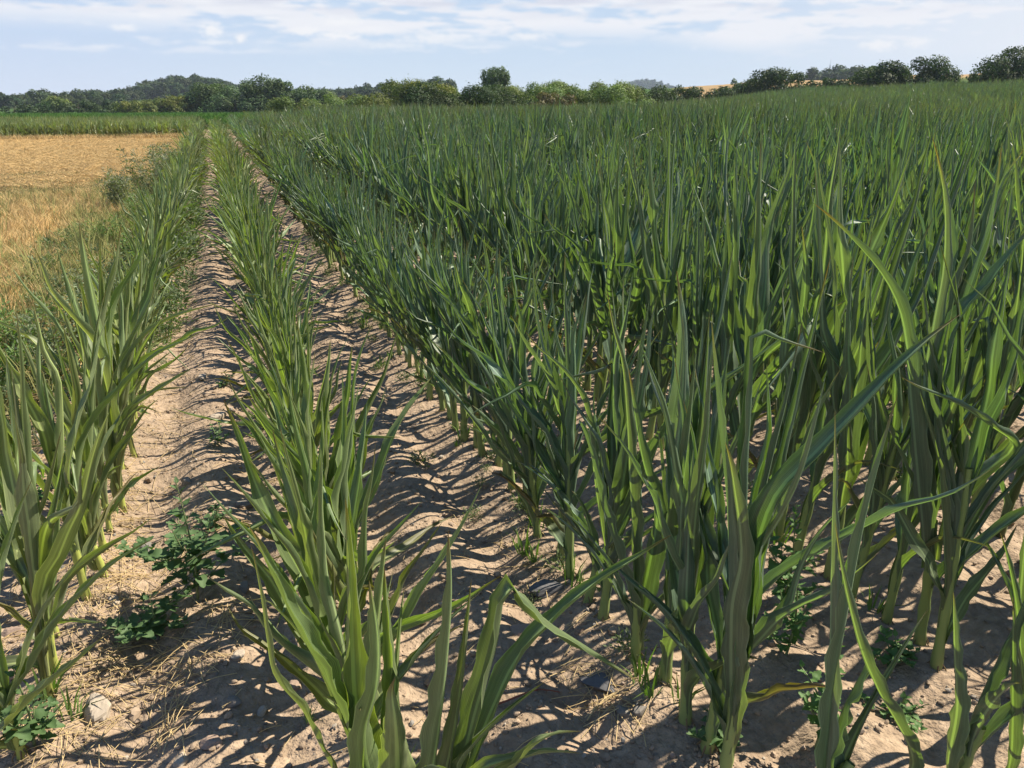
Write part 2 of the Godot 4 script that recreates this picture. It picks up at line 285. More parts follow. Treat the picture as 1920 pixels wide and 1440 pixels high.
# small fair-weather puffs: azimuth, elevation, half width, half height (degrees), strength
const PUFFS := [[0.6, 4.15, 0.75, 0.6, 0.8], [2.3, 3.72, 0.4, 0.32, 0.75], [0.7, 3.45, 1.6, 0.18, 0.5], [-4.3, 4.15, 1.0, 0.24, 0.6], [-2.9, 4.85, 0.8, 0.2, 0.5], [4.0, 4.9, 0.9, 0.2, 0.5], [6.3, 4.2, 1.1, 0.32, 0.85], [8.3, 3.95, 1.9, 0.28, 0.75], [8.6, 4.75, 1.5, 0.3, 0.85], [10.5, 4.3, 1.5, 0.3, 0.5], [14.6, 3.9, 2.6, 0.5, 0.6], [12.0, 3.4, 2.8, 0.22, 0.4], [20.6, 4.0, 1.9, 0.25, 0.6], [42.4, 3.2, 1.2, 0.4, 0.7], [44.6, 3.3, 0.9, 0.35, 0.6], [-5.5, 3.1, 1.3, 0.14, 0.35]]

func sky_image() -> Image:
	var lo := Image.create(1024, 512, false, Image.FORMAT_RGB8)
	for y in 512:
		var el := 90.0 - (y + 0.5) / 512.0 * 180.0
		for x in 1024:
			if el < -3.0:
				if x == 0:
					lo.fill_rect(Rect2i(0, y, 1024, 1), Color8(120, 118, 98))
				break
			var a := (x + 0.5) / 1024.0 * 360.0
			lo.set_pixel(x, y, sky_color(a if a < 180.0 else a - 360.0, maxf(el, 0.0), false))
	lo.resize(4096, 2048, Image.INTERPOLATE_BILINEAR)
	var rows := 148
	var strip := Image.create(4096, rows, false, Image.FORMAT_RGB8)
	var y0 := 1024 - rows
	for y in rows:
		var el := 90.0 - (y0 + y + 0.5) / 2048.0 * 180.0
		for x in 4096:
			var a := (x + 0.5) / 4096.0 * 360.0
			if a > 75.0 and a < 330.0:
				continue
			var c := sky_color(a if a < 180.0 else a - 360.0, el, true)
			var f := smoothstep(13.0, 11.0, el) * smoothstep(75.0, 68.0, a if a < 180.0 else a - 360.0) * smoothstep(-30.0, -24.0, a if a < 180.0 else a - 360.0)
			if f < 1.0:
				c = lo.get_pixel(x, y0 + y).lerp(c, f)
			strip.set_pixel(x, y, c)
	lo.blit_rect(strip, Rect2i(0, 0, 853, rows), Vector2i(0, y0))
	lo.blit_rect(strip, Rect2i(3755, 0, 341, rows), Vector2i(3755, y0))
	return lo

# ------------------------------------------------------------------ materials
func mat(rough: float, spec := 0.5) -> StandardMaterial3D:
	var m := StandardMaterial3D.new()
	m.roughness = rough
	m.metallic_specular = spec
	m.vertex_color_use_as_albedo = true
	m.cull_mode = BaseMaterial3D.CULL_DISABLED
	return m

func noise_tex(size: int, freq: float, oct: int, sd: int, lo: Color, hi: Color) -> NoiseTexture2D:
	var n := FastNoiseLite.new()
	n.seed = sd
	n.frequency = freq
	n.fractal_octaves = oct
	n.fractal_gain = 0.6
	var t := NoiseTexture2D.new()
	t.width = size
	t.height = size
	t.seamless = true
	t.noise = n
	var g := Gradient.new()
	g.offsets = PackedFloat32Array([0.15, 0.85])
	g.colors = PackedColorArray([lo, hi])
	t.color_ramp = g
	return t

func noise_normal(size: int, freq: float, oct: int, sd: int, strength: float) -> NoiseTexture2D:
	var n := FastNoiseLite.new()
	n.seed = sd
	n.frequency = freq
	n.fractal_octaves = oct
	n.fractal_gain = 0.6
	var t := NoiseTexture2D.new()
	t.width = size
	t.height = size
	t.seamless = true
	t.noise = n
	t.as_normal_map = true
	t.bump_strength = strength
	return t

func vein_image() -> Image:
	var w := 128
	var h := 256
	var im := Image.create(w, h, false, Image.FORMAT_RGB8)
	var r := RandomNumberGenerator.new()
	r.seed = 5
	var cols := PackedFloat32Array()
	for x in w:
		cols.append(0.72 + 0.07 * sin(x * 1.25) + r.randf_range(-0.07, 0.07))
	for y in h:
		for x in w:
			var u := absf((x + 0.5) / w - 0.5) * 2.0
			var v: float = cols[x] + 0.10 * nA.get_noise_2d(x * 0.03, y * 0.02)
			var mid := smoothstep(0.15, 0.07, u)
			var edge := smoothstep(0.93, 0.99, u)
			var c := Color(v, v, v).lerp(Color(1.0, 1.0, 0.97), maxf(mid, edge * 0.7))
			im.set_pixel(x, y, c)
	return im

func materials() -> void:
	var leaf := mat(0.45, 0.56)
	var veins := vein_image()
	leaf.albedo_texture = ImageTexture.create_from_image(veins)
	leaf.heightmap_enabled = true
	leaf.heightmap_texture = leaf.albedo_texture
	leaf.heightmap_scale = 0.06
	leaf.backlight_enabled = true
	leaf.rim_enabled = true
	leaf.rim = 0.12
	leaf.rim_tint = 0.35
	leaf.backlight = Color(0.68, 0.78, 0.14).linear_to_srgb()
	M.leaf = leaf
	M.stalk = mat(0.5, 0.45)
	var weed := mat(0.6, 0.4)
	weed.backlight_enabled = true
	weed.backlight = Color(0.55, 0.7, 0.12).linear_to_srgb()
	M.weed = weed
	var tree := mat(0.65, 0.35)
	tree.backlight_enabled = true
	tree.backlight = Color(0.5, 0.6, 0.12).linear_to_srgb()
	M.tree = tree
	M.bark = mat(0.9, 0.3)
	var straw := mat(0.55, 0.4)
	straw.backlight_enabled = true
	straw.backlight = Color(0.4, 0.34, 0.2).linear_to_srgb()
	M.straw = straw
	var soil := mat(0.95, 0.25)
	soil.albedo_texture = noise_tex(1024, 0.02, 6, 21, Color(0.76, 0.75, 0.74), Color(1.0, 1.0, 1.0))
	soil.uv1_triplanar = true
	soil.uv1_world_triplanar = true
	soil.uv1_scale = Vector3(0.9, 0.9, 0.9)
	soil.normal_enabled = true
	soil.normal_texture = noise_normal(1024, 0.03, 6, 8, 9.0)
	soil.normal_scale = 1.3
	M.soil = soil
	var far := mat(0.95, 0.2)
	far.albedo_texture = noise_tex(1024, 0.02, 6, 33, Color(0.84, 0.83, 0.80), Color(1.0, 1.0, 1.0))
	far.uv1_triplanar = true
	far.uv1_world_triplanar = true
	far.uv1_scale = Vector3(0.11, 0.11, 0.11)
	M.far = far
	var stone := mat(0.85, 0.35)
	stone.albedo_texture = noise_tex(256, 0.03, 5, 4, Color(0.82, 0.81, 0.8), Color(1, 1, 1))
	stone.uv1_triplanar = true
	stone.uv1_scale = Vector3(9, 9, 9)
	M.stone = stone

# ------------------------------------------------------------------ naming
func numbered(called: String) -> String:
	var n: int = used.get(called, 0)
	used[called] = n + 1
	return called if n == 0 else "%s_%03d" % [called, n]

func place(o: Node3D, called: String, label: String, category: String, group := "", kind := "") -> Node3D:
	o.name = numbered(called)
	add_child(o, true)
	if label:
		o.set_meta("label", label)
	if category:
		o.set_meta("category", category)
	if group:
		o.set_meta("group", group)
	if kind:
		o.set_meta("kind", kind)
	return o

func part(parent: Node3D, called: String, mesh: Mesh, m: Material, xf := Transform3D()) -> MeshInstance3D:
	var o := MeshInstance3D.new()
	o.name = called
	o.mesh = mesh
	o.material_override = m
	o.transform = xf
	parent.add_child(o, true)
	return o

func scatter(parent: Node3D, called: String, mesh: Mesh, m: Material, xs: Array, cols := []) -> void:
	if xs.is_empty():
		return
	var mm := MultiMesh.new()
	mm.transform_format = MultiMesh.TRANSFORM_3D
	mm.use_colors = cols.size() > 0
	mm.mesh = mesh
	mm.instance_count = xs.size()
	for i in xs.size():
		mm.set_instance_transform(i, xs[i])
		if cols.size():
			mm.set_instance_color(i, cols[i])
	var o := MultiMeshInstance3D.new()
	o.name = called
	o.multimesh = mm
	o.material_override = m
	o.set_meta("kind", "stuff")
	parent.add_child(o, true)

func stuff(called: String, label: String, category: String) -> Node3D:
	return place(Node3D.new(), called, label, category, "", "stuff")

# ------------------------------------------------------------------ mesh helpers
class Buf:
	var v := PackedVector3Array()
	var n := PackedVector3Array()
	var t := PackedVector2Array()
	var c := PackedColorArray()
	var i := PackedInt32Array()
	func mesh() -> ArrayMesh:
		var a := []
		a.resize(Mesh.ARRAY_MAX)
		a[Mesh.ARRAY_VERTEX] = v
		a[Mesh.ARRAY_NORMAL] = n
		a[Mesh.ARRAY_TEX_UV] = t
		a[Mesh.ARRAY_COLOR] = c
		a[Mesh.ARRAY_INDEX] = i
		var m := ArrayMesh.new()
		m.add_surface_from_arrays(Mesh.PRIMITIVE_TRIANGLES, a)
		return m

# rows x cols lattice of points -> smooth surface; loop closes each row
func lattice(b: Buf, p: PackedVector3Array, cols: PackedColorArray, nr: int, nc: int, closed := false) -> void:
	var base := b.v.size()
	for r in nr:
		for k in nc:
			var at := r * nc + k
			var k0 := (k - 1 + nc) % nc if closed else maxi(k - 1, 0)
			var k1 := (k + 1) % nc if closed else mini(k + 1, nc - 1)
			var du := p[r * nc + k1] - p[r * nc + k0]
			var dv := p[mini(r + 1, nr - 1) * nc + k] - p[maxi(r - 1, 0) * nc + k]
			var nn := dv.cross(du)
			b.v.append(p[at])
			b.n.append(nn.normalized() if nn.length_squared() > 1e-18 else Vector3.UP)
			b.t.append(Vector2(float(k) / (nc - 1), float(r) / (nr - 1)))
			b.c.append(cols[at])
	var lim := nc if closed else nc - 1
	for r in nr - 1:
		for k in lim:
			var a0 := base + r * nc + k
			var a1 := base + r * nc + (k + 1) % nc
			var b0 := a0 + nc
			var b1 := a1 + nc
			b.i.append_array(PackedInt32Array([a0, a1, b0, a1, b1, b0]))

func tube(b: Buf, path: PackedVector3Array, radii: PackedFloat32Array, sides: int, cols: PackedColorArray) -> void:
	var p := PackedVector3Array()
	var cc := PackedColorArray()
	var n := path.size()
	for i in n:
		var t := (path[mini(i + 1, n - 1)] - path[maxi(i - 1, 0)]).normalized()
		var x := t.cross(Vector3(0.31, 0.12, 0.94)).normalized()
		var y := t.cross(x)
		for k in sides:
			var a := TAU * k / sides
			p.append(path[i] + (x * cos(a) + y * sin(a)) * radii[i])
			cc.append(cols[i])
	lattice(b, p, cc, n, sides, true)

# the same lattice with flat faces, for broken stone
func lattice_flat(b: Buf, p: PackedVector3Array, cols: PackedColorArray, nr: int, nc: int) -> void:
	for r in nr - 1:
		for k in nc:
			var q := [r * nc + k, r * nc + (k + 1) % nc, (r + 1) * nc + k, (r + 1) * nc + (k + 1) % nc]
			for t in [[0, 1, 2], [1, 3, 2]]:
				var a := p[q[t[0]]]
				var nn := (p[q[t[2]]] - a).cross(p[q[t[1]]] - a)
				if nn.length_squared() < 1e-14:
					continue
				for v in t:
					b.i.append(b.v.size())
					b.v.append(p[q[v]])
					b.n.append(nn.normalized())
					b.t.append(Vector2.ZERO)
					b.c.append(cols[q[v]])

# rolled leaf along a path. path: points from the foot, face: way the gutter opens; W width and TH roll angle for each point
func ribbon(b: Buf, path: PackedVector3Array, faces: PackedVector3Array, W: PackedFloat32Array, TH: PackedFloat32Array, nu: int, cols: PackedColorArray, wave: float, ph: float) -> void:
	var n := path.size()
	var p := PackedVector3Array()
	var cc := PackedColorArray()
	for i in n:
		var t := (path[mini(i + 1, n - 1)] - path[maxi(i - 1, 0)]).normalized()
		var f := faces[i] - t * faces[i].dot(t)
		f = f.normalized() if f.length_squared() > 1e-8 else t.cross(Vector3.RIGHT).normalized()
		var side := t.cross(f)
		var th := maxf(TH[i], 0.05)
		var R := W[i] / th
		for k in nu + 1:
			var u := -1.0 + 2.0 * k / nu
			var a := u * th * 0.5
			var ripple := wave * W[i] * u * u * sin(ph + i * 1.7 + u * 1.3)
			p.append(path[i] + side * (R * sin(a)) + f * (R * (1.0 - cos(a)) + ripple))
			cc.append(cols[i])
	lattice(b, p, cc, n, nu + 1)

func catmull(c: PackedVector3Array, n: int) -> PackedVector3Array:
	# resample a smooth curve through c at n + 1 points, evenly by length
	var fine := PackedVector3Array()
	var m := c.size()
	for i in m - 1:
		var a := c[maxi(i - 1, 0)]
		var d := c[mini(i + 2, m - 1)]
		for k in 8:
			fine.append(c[i].cubic_interpolate(c[i + 1], a, d, k / 8.0))
	fine.append(c[m - 1])
	var acc := PackedFloat32Array([0.0])
	for i in range(1, fine.size()):
		acc.append(acc[i - 1] + fine[i].distance_to(fine[i - 1]))
	var out := PackedVector3Array()
	var j := 0
	for i in n + 1:
		var s := acc[acc.size() - 1] * i / n
		while j < fine.size() - 2 and acc[j + 1] < s:
			j += 1
		var seg := maxf(acc[j + 1] - acc[j], 1e-6)
		out.append(fine[j].lerp(fine[j + 1], clampf((s - acc[j]) / seg, 0.0, 1.0)))
	return out

# ------------------------------------------------------------------ terrain
func gh(x: float, z: float) -> float:
	var f := -z
	var R := sqrt(x * x + z * z)
	var bd := rad_to_deg(atan2(x, -z))
	var k := maxf(0.0, minf(x, 95.0) - 15.0)
	var h := 0.00075 * k * k
	h -= 0.6 * smoothstep(60.0, 130.0, f)
	if R > 120.0:
		var rr := smoothstep(30.0, 33.6, bd) * (1.0 - smoothstep(75.0, 110.0, bd)) * smoothstep(125.0, 330.0, R)
		h = lerpf(h, 6.9 + 0.19 * (bd - 31.6) + 0.4 * sin(bd * 0.9), rr)
		h += 9.0 * exp(-pow((bd + 0.8) / 3.6, 2.0)) * smoothstep(300.0, 480.0, R)
		h += 25.0 * (exp(-pow((bd - 28.4) / 2.2, 2.0)) + 0.12 * exp(-pow((bd - 40.0) / 14.0, 2.0))) * smoothstep(1200.0, 1800.0, R)
	return h

func row_x(i: int) -> float:
	return [-0.53, 0.20, 0.96, 1.74][i] if i < 4 else 1.74 + ROW * (i - 3)

func profile(x: float, z: float) -> float:
	# ridges under the rows, wheel-track dips and a hump between, ripples left by tyre lugs
	var d := 9.0
	var inside := smoothstep(-1.0, -0.62, x)
	var u := (x - 0.2) / ROW
	d = absf(u - roundf(u)) * ROW
	var h := 0.022 * exp(-d * d / 0.0045) + 0.030 * exp(-pow((d - 0.375) / 0.12, 2.0)) - 0.024 * exp(-pow((d - 0.20) / 0.07, 2.0))
	var lug := exp(-pow((d - 0.24) / 0.13, 2.0))
	h += 0.009 * lug * sin(z * TAU / 0.17 + 9.0 * d + 1.6 * nB.get_noise_2d(x * 1.3, z * 0.9))
	h *= inside
	h += 0.020 * nB.get_noise_2d(x * 2.2, z * 2.2) + 0.010 * nA.get_noise_2d(x * 9.0 + 7.0, z * 9.0)
	return h

func gn(x: float, z: float) -> float:
	return gh(x, z) + profile(x, z)

const SOIL := Color(0.380, 0.290, 0.205)
const GOLD := Color(0.75, 0.56, 0.28)
const DRY := Color(0.52, 0.40, 0.21)
const GREEN := Color(0.125, 0.165, 0.06)

func zone(x: float, z: float) -> Color:
	var n := nA.get_noise_2d(x * 0.35, z * 0.35)
	var n2 := nB.get_noise_2d(x * 2.1, z * 2.1)
	var soil := SOIL * (1.0 + 0.18 * n2)
	var f := -z
	var c := soil
	var edge := -0.86 + 0.12 * n2
	var stub := smoothstep(edge + 0.1, edge - 0.25, x) * smoothstep(40.5, 38.5, f + n)
	if stub > 0.0:
		var g := GOLD.lerp(DRY, clampf(0.5 + n * 1.4, 0.0, 1.0) * smoothstep(-7.0, -1.5, x))
		var green := smoothstep(0.0, 0.35, n + 0.35 * exp(-pow((x + 1.3) / 0.7, 2.0)) + 0.18 * exp(-pow((f - 15.0) / 4.0, 2.0)) - 0.12) * smoothstep(-9.0, -1.5, x)
		g = g.lerp(GREEN, green * 0.7)
		g = g.lerp(soil * 1.05, 0.5 * smoothstep(5.2, 3.6, f) * smoothstep(-2.0, -1.0, x))
		c = c.lerp(g, stub)
	var R := sqrt(x * x + z * z)
	var bd := rad_to_deg(atan2(x, -z))
	if f > 48.0 or R > 95.0:
		var g2 := Color(0.055, 0.11, 0.022) * (1.0 + 0.3 * n)
		var t := smoothstep(49.0, 51.0, f) if x < 6.0 else smoothstep(64.0, 68.0, f) if x < 34.0 else smoothstep(98.0, 104.0, R)
		c = c.lerp(g2, t)
		var tan_ := smoothstep(30.2, 31.2, bd) * smoothstep(120.0, 135.0, R)
		c = c.lerp(Color(0.36, 0.25, 0.125) * (1.0 + 0.15 * n), tan_)
		c = c.lerp(Color(0.05, 0.075, 0.03), smoothstep(500.0, 700.0, R))
	c.a = 1.0
	return c

func sheet(xs: PackedFloat32Array, zs: PackedFloat32Array, near_detail: bool, skirt: float) -> ArrayMesh:
	var b := Buf.new()
	var nx := xs.size()
	var nz := zs.size()
	var p := PackedVector3Array()
	var c := PackedColorArray()
	for r in nz:
		for k in nx:
			var x := xs[k]
			var z := zs[r]
			var y := gn(x, z) if near_detail else gh(x, z)
			if skirt > 0.0 and (r == 0 or r == nz - 1 or k == 0 or k == nx - 1):
				y -= skirt
			p.append(Vector3(x, y, z))
			c.append(zone(x, z))
	lattice(b, p, c, nz, nx)
	return b.mesh()

func steps(a: float, b: float, first: float, grow: float) -> PackedFloat32Array:
	var out := PackedFloat32Array([a])
	var s := first
	var dir := signf(b - a)
	while absf(b - out[out.size() - 1]) > s * 1.5:
		out.append(out[out.size() - 1] + s * dir)
		s *= grow
	out.append(b)
	return out

func ground_meshes() -> void:
	# near field soil: fine lattice of ridges, tracks and clods
	var o := part(self, "field_soil", sheet(steps(-1.05, 4.3, 0.027, 1.0), steps(0.9, -39.0, 0.027, 1.004), true, 0.12), M.soil)
	o.set_meta("kind", "structure")
	o.set_meta("label", "dry sandy soil of the maize field with wheel tracks")
	o = part(self, "stubble_ground", sheet(steps(-5.2, -1.05, 0.06, 1.0), steps(0.9, -39.0, 0.06, 1.006), true, 0.12), M.soil)
	o.set_meta("kind", "structure")
	o.set_meta("label", "straw-strewn ground of the golden stubble field beside the maize")
	# the wide sheet, as rings out to the horizon; it dips under the two near sheets
	var b := Buf.new()
	var rad := steps(0.6, 4200.0, 0.5, 1.055)
	var nb := 300
	var p := PackedVector3Array()
	var c := PackedColorArray()
	for r in rad.size():
		for k in nb:
			var a := TAU * k / nb
			var x := sin(a) * rad[r]
			var z := -cos(a) * rad[r]
			var y := gh(x, z)
			var inside := smoothstep(-5.25, -4.9, x) * smoothstep(4.35, 4.0, x) * smoothstep(0.95, 0.6, z) * smoothstep(-39.05, -38.6, z)
			p.append(Vector3(x, y - 0.25 * inside, z))
			c.append(zone(x, z))
	lattice(b, p, c, rad.size(), nb, true)
	# middle of the rings
	var mid := b.v.size()
	b.v.append(Vector3(0, -0.25, 0))
	b.n.append(Vector3.UP)
	b.t.append(Vector2.ZERO)
	b.c.append(SOIL)
	for k in nb:
		b.i.append_array(PackedInt32Array([mid, k, (k + 1) % nb]))
	o = part(self, "ground", b.mesh(), M.far)
	o.set_meta("kind", "structure")
	o.set_meta("label", "open farmland reaching to the wooded hills")

# ------------------------------------------------------------------ trees
const CROWN := [Color(0.046, 0.076, 0.027), Color(0.1365, 0.1583, 0.0393), Color(0.1474, 0.1966, 0.0601), Color(0.0764, 0.1224, 0.0437), Color(0.0546, 0.0874, 0.0437), Color(0.1256, 0.1147, 0.0546)]

func crown_mesh(sd: int, w: float, h: float, low: float, leaf: float, tint: Color, n_lobes: int, fill: float) -> ArrayMesh:
	var r := RandomNumberGenerator.new()
	r.seed = sd
	var b := Buf.new()
	var lobes := []
	for i in n_lobes:
		var a := r.randf() * TAU
		var q := sqrt(r.randf())
		var yy := lerpf(low, 1.0, pow(r.randf(), 0.8))
		var env := sqrt(maxf(0.0, 1.0 - pow((yy - (low + 1.0) * 0.45) / (0.62 * (1.0 - low) + 0.12), 2.0)))
		var rad := r.randf_range(0.13, 0.24) * minf(w, h * 1.4)
		var rr := maxf(0.0, env * w * 0.5 - rad * 0.7)
		lobes.append([Vector3(cos(a) * q * rr, clampf(yy * h - rad * 0.75, rad * 0.5, h), sin(a) * q * rr), rad, r.randf_range(0.8, 1.22), r.randf_range(-0.12, 0.12)])
	var area := 0.0
	for l in lobes:
		area += 4.0 * PI * l[1] * l[1]
	for l in lobes:
		var cnt := int(fill * 4.0 * PI * l[1] * l[1] / (leaf * leaf * 0.6))
		for i in cnt:
			var d := Vector3(r.randfn(), r.randfn(), r.randfn()).normalized()
			var rr2: float = l[1] * (0.55 + 0.5 * pow(r.randf(), 0.6)) * (1.0 + 0.38 * nB.get_noise_3d(d.x * 2.6 + l[1] * 9.0, d.y * 2.6, d.z * 2.6 + sd)) * (1.22 if r.randf() < 0.05 else 1.0)
			var pos: Vector3 = l[0] + d * rr2 * Vector3(1.08, 0.92, 1.08)
			if pos.y < 0.02:
				continue
			var deep := false
			for l2 in lobes:
				if l2 != l and pos.distance_to(l2[0]) < l2[1] * 0.62:
					deep = true
					break
			if deep and r.randf() < 0.8:
				continue
			var nn := (d + Vector3(r.randfn(), r.randfn(), r.randfn()) * 0.55 + Vector3(0, 0.25, 0)).normalized()
			var x := nn.cross(Vector3(r.randfn(), r.randfn(), r.randfn())).normalized()
			var y := nn.cross(x)
			var s := leaf * r.randf_range(0.55, 1.25)
			var k: float = l[2] * r.randf_range(0.72, 1.3)
			var c := Color(tint.r * k * (1.0 + l[3]), tint.g * k, tint.b * k * (1.0 - l[3]))
			var at := b.v.size()
			b.v.append(pos - x * s * 0.75)
			b.v.append(pos + y * s * 0.42 + nn * s * 0.12)
			b.v.append(pos + x * s * 0.75)
			b.v.append(pos - y * s * 0.42 + nn * s * 0.12)
			for q2 in 4:
				b.n.append(nn)
				b.t.append(Vector2.ZERO)
				b.c.append(c)
			b.i.append_array(PackedInt32Array([at, at + 1, at + 2, at, at + 2, at + 3]))
	# fit the outline to the measured width and height
	var lo := Vector3(1e9, 1e9, 1e9)
	var hi := -lo
	for p in b.v:
		lo = lo.min(p)
		hi = hi.max(p)
	var f := Vector3(w / (hi.x - lo.x), h / hi.y, w / (hi.z - lo.z))
	var mid := (lo + hi) * 0.5
	for i in b.v.size():
		var p := b.v[i]
		b.v[i] = Vector3((p.x - mid.x) * f.x, p.y * f.y, (p.z - mid.z) * f.z)
	return b.mesh()

func trunk_mesh(sd: int, h: float, rad: float) -> ArrayMesh:
	var r := RandomNumberGenerator.new()
	r.seed = sd + 91
	var b := Buf.new()
	var bark := Color(0.12, 0.095, 0.07)
	var path := PackedVector3Array()
	var radii := PackedFloat32Array()
	var cc := PackedColorArray()
	for i in 7:
		var t := i / 6.0
		path.append(Vector3(0.05 * h * sin(t * 3.0 + sd), t * h, 0.04 * h * sin(t * 2.3 + sd * 2)))
		radii.append(rad * (1.0 - 0.8 * t) + rad * 0.5 * exp(-t * 18.0))
		cc.append(bark)
	tube(b, path, radii, 7, cc)
	for k in 6:
		var t := r.randf_range(0.2, 0.75)
		var a := r.randf() * TAU
		var from := path[int(t * 6.0)]
		var to := from + Vector3(cos(a) * 0.35, 0.3, sin(a) * 0.35) * h * r.randf_range(0.6, 1.0)
		tube(b, PackedVector3Array([from, from.lerp(to, 0.5) + Vector3(0, -0.04 * h, 0), to]), PackedFloat32Array([rad * 0.45, rad * 0.3, rad * 0.1]), 5, PackedColorArray([bark, bark, bark]))
	return b.mesh()

func trees() -> void:
	var sd := 100
	for t in TREES:
		sd += 1
		var g := gh(t[0], t[1])
		var D := sqrt(t[0] * t[0] + t[1] * t[1])
		var h: float = t[2] - g
		var w: float = t[3]
		var st: int = t[4]
		var o := Node3D.new()
		var is_tree := st == 3
		var cat: String = "tree" if is_tree else "bush"
		place(o, t[5], t[6], cat, "trees and bushes round the fields")
		o.position = Vector3(t[0], g - 0.1, t[1])
		part(o, "trunk", trunk_mesh(sd, h * 0.8, clampf(h * 0.03, 0.06, 0.3)), M.bark)
		var low := 0.12 if is_tree else 0.0
		if t[5] == "round_tree":
			low = 0.35
		var leaf := maxf(0.11, D * 0.0017)
		if st == 2:
			leaf *= 0.8
		part(o, "crown", crown_mesh(sd, w * (1.15 if t[5] == "round_tree" else 1.45 if is_tree and D > 130.0 else 1.2 if is_tree else 1.68 if D < 100.0 else 1.5), h * (1.03 if st != 2 else 1.2), low, leaf, CROWN[st], 22 if st != 2 else 28, 1.0), M.tree)

func hills_and_woods() -> void:
	# far woods: one mass of crowns on each rise
	var protos := []
	for i in 4:
		protos.append(crown_mesh(500 + i, 1.0, 0.95, 0.0, 0.085, Color(1, 1, 1), 9, 1.0))
	var woods := [
		# name, label, bearing from, to, radius from, to, spacing, size, colour
		["far_woodland", "dark wooded hill behind the hedge line", -7.0, 8.5, 390.0, 520.0, 6.0, 5.8, Color(0.050, 0.084, 0.030)],
		["far_woodland", "low dark wood stretching beyond the hedge line", -16.0, -5.0, 290.0, 345.0, 5.0, 5.2, Color(0.050, 0.084, 0.030)],
		["far_woodland", "dark wood between the tallest tree and the olive-yellow bush", 5.0, 15.5, 340.0, 385.0, 5.5, 6.4, Color(0.050, 0.084, 0.030)],
		["far_woodland", "bluish wooded hill on the horizon beyond the willow thickets", 25.4, 31.6, 1480.0, 1830.0, 13.0, 12.0, Color(0.040, 0.078, 0.028)],
		["far_woodland", "wood on top of the golden stubble rise, below the mast", 37.3, 43.0, 400.0, 440.0, 6.0, 7.5, Color(0.050, 0.084, 0.030)],
	]
	var r := RandomNumberGenerator.new()
	r.seed = 77
	for w in woods:
		var o := stuff(w[0], w[1], "wood")
		var xs := [[], [], [], []]
		var cs := [[], [], [], []]
		var rad: float = w[4]
		while rad < w[5]:
			var bd: float = w[2]
			var db: float = rad_to_deg(w[6] / rad)
			while bd < w[3]:
				var b2 := deg_to_rad(bd + r.randf_range(-0.4, 0.4) * db)
				var r2 := rad + r.randf_range(-0.4, 0.4) * float(w[6])
				var x := sin(b2) * r2
				var z := -cos(b2) * r2
				var s: float = w[7] * r.randf_range(0.75, 1.3)
				if w[4] > 390.0 and w[4] < 410.0 and w[2] > 30.0:
					s *= 0.45 + 0.6 * smoothstep(0.0, 1.0, sin(PI * (bd - w[2]) / (w[3] - w[2])))
				var k := r.randi() % 4
				xs[k].append(Transform3D(Basis(Vector3.UP, r.randf() * TAU).scaled(Vector3(s, s * r.randf_range(0.8, 1.1), s)), Vector3(x, gh(x, z) - 0.3, z)))
				var v := r.randf_range(0.7, 1.35)
				cs[k].append(Color(w[8].r * v * r.randf_range(0.85, 1.25), w[8].g * v, w[8].b * v))
				bd += db
			rad += w[6]
		for k in 4:
			scatter(o, "woodland_trees", protos[k], M.tree, xs[k], cs[k])
	# thin mast on the stubble rise
	var mast := place(Node3D.new(), "radio_mast", "thin grey mast rising over the wood on the stubble rise", "mast")
	mast.position = Vector3(275.2, gh(275.2, -330.4), -330.4)
	var b := Buf.new()
	var grey := Color(0.3, 0.31, 0.33)
	var legs := 3
	for k in legs:
		var a := TAU * k / legs
		var d := Vector3(cos(a), 0, sin(a))
		tube(b, PackedVector3Array([d * 0.5, d * 0.2 + Vector3(0, 9.5, 0)]), PackedFloat32Array([0.07, 0.05]), 4, PackedColorArray([grey, grey]))
		for j in 8:
			var d2 := Vector3(cos(a + TAU / 3.0), 0, sin(a + TAU / 3.0))
			var s0 := 0.5 - 0.0316 * j * 1.18
			tube(b, PackedVector3Array([d * s0 + Vector3(0, j * 1.18, 0), d2 * (s0 - 0.037) + Vector3(0, j * 1.18 + 1.18, 0)]), PackedFloat32Array([0.035, 0.035]), 3, PackedColorArray([grey, grey]))
	part(mast, "lattice_tower", b.mesh(), M.bark)
	var b2 := Buf.new()
	tube(b2, PackedVector3Array([Vector3(0, 9.4, 0), Vector3(0, 12.0, 0)]), PackedFloat32Array([0.06, 0.03]), 5, PackedColorArray([grey, grey]))
	part(mast, "antenna", b2.mesh(), M.bark)
	# lush strip of another crop behind the far maize
	var lush := stuff("lush_green_crop", "bright green strip of another crop in front of the hedge line", "crop")
	var tuft := tuft_mesh(9, 22, 0.5, 0.35, 0.07, Color(1, 1, 1), Color(1, 1, 1))
	var xs := []
	var cs := []
	for i in 15000:
		var z := -50.5 - 88.0 * pow(r.randf(), 1.25)
		var x := r.randf_range(-46.0, 12.0)
		xs.append(Transform3D(Basis(Vector3.UP, r.randf() * TAU).scaled(Vector3.ONE * r.randf_range(0.8, 1.5)), Vector3(x, gh(x, z), z)))
		var v := r.randf_range(0.8, 1.25)
		cs.append(Color(0.072 * v, 0.165 * v, 0.030 * v))
	scatter(lush, "crop_tufts", tuft, M.weed, xs, cs)

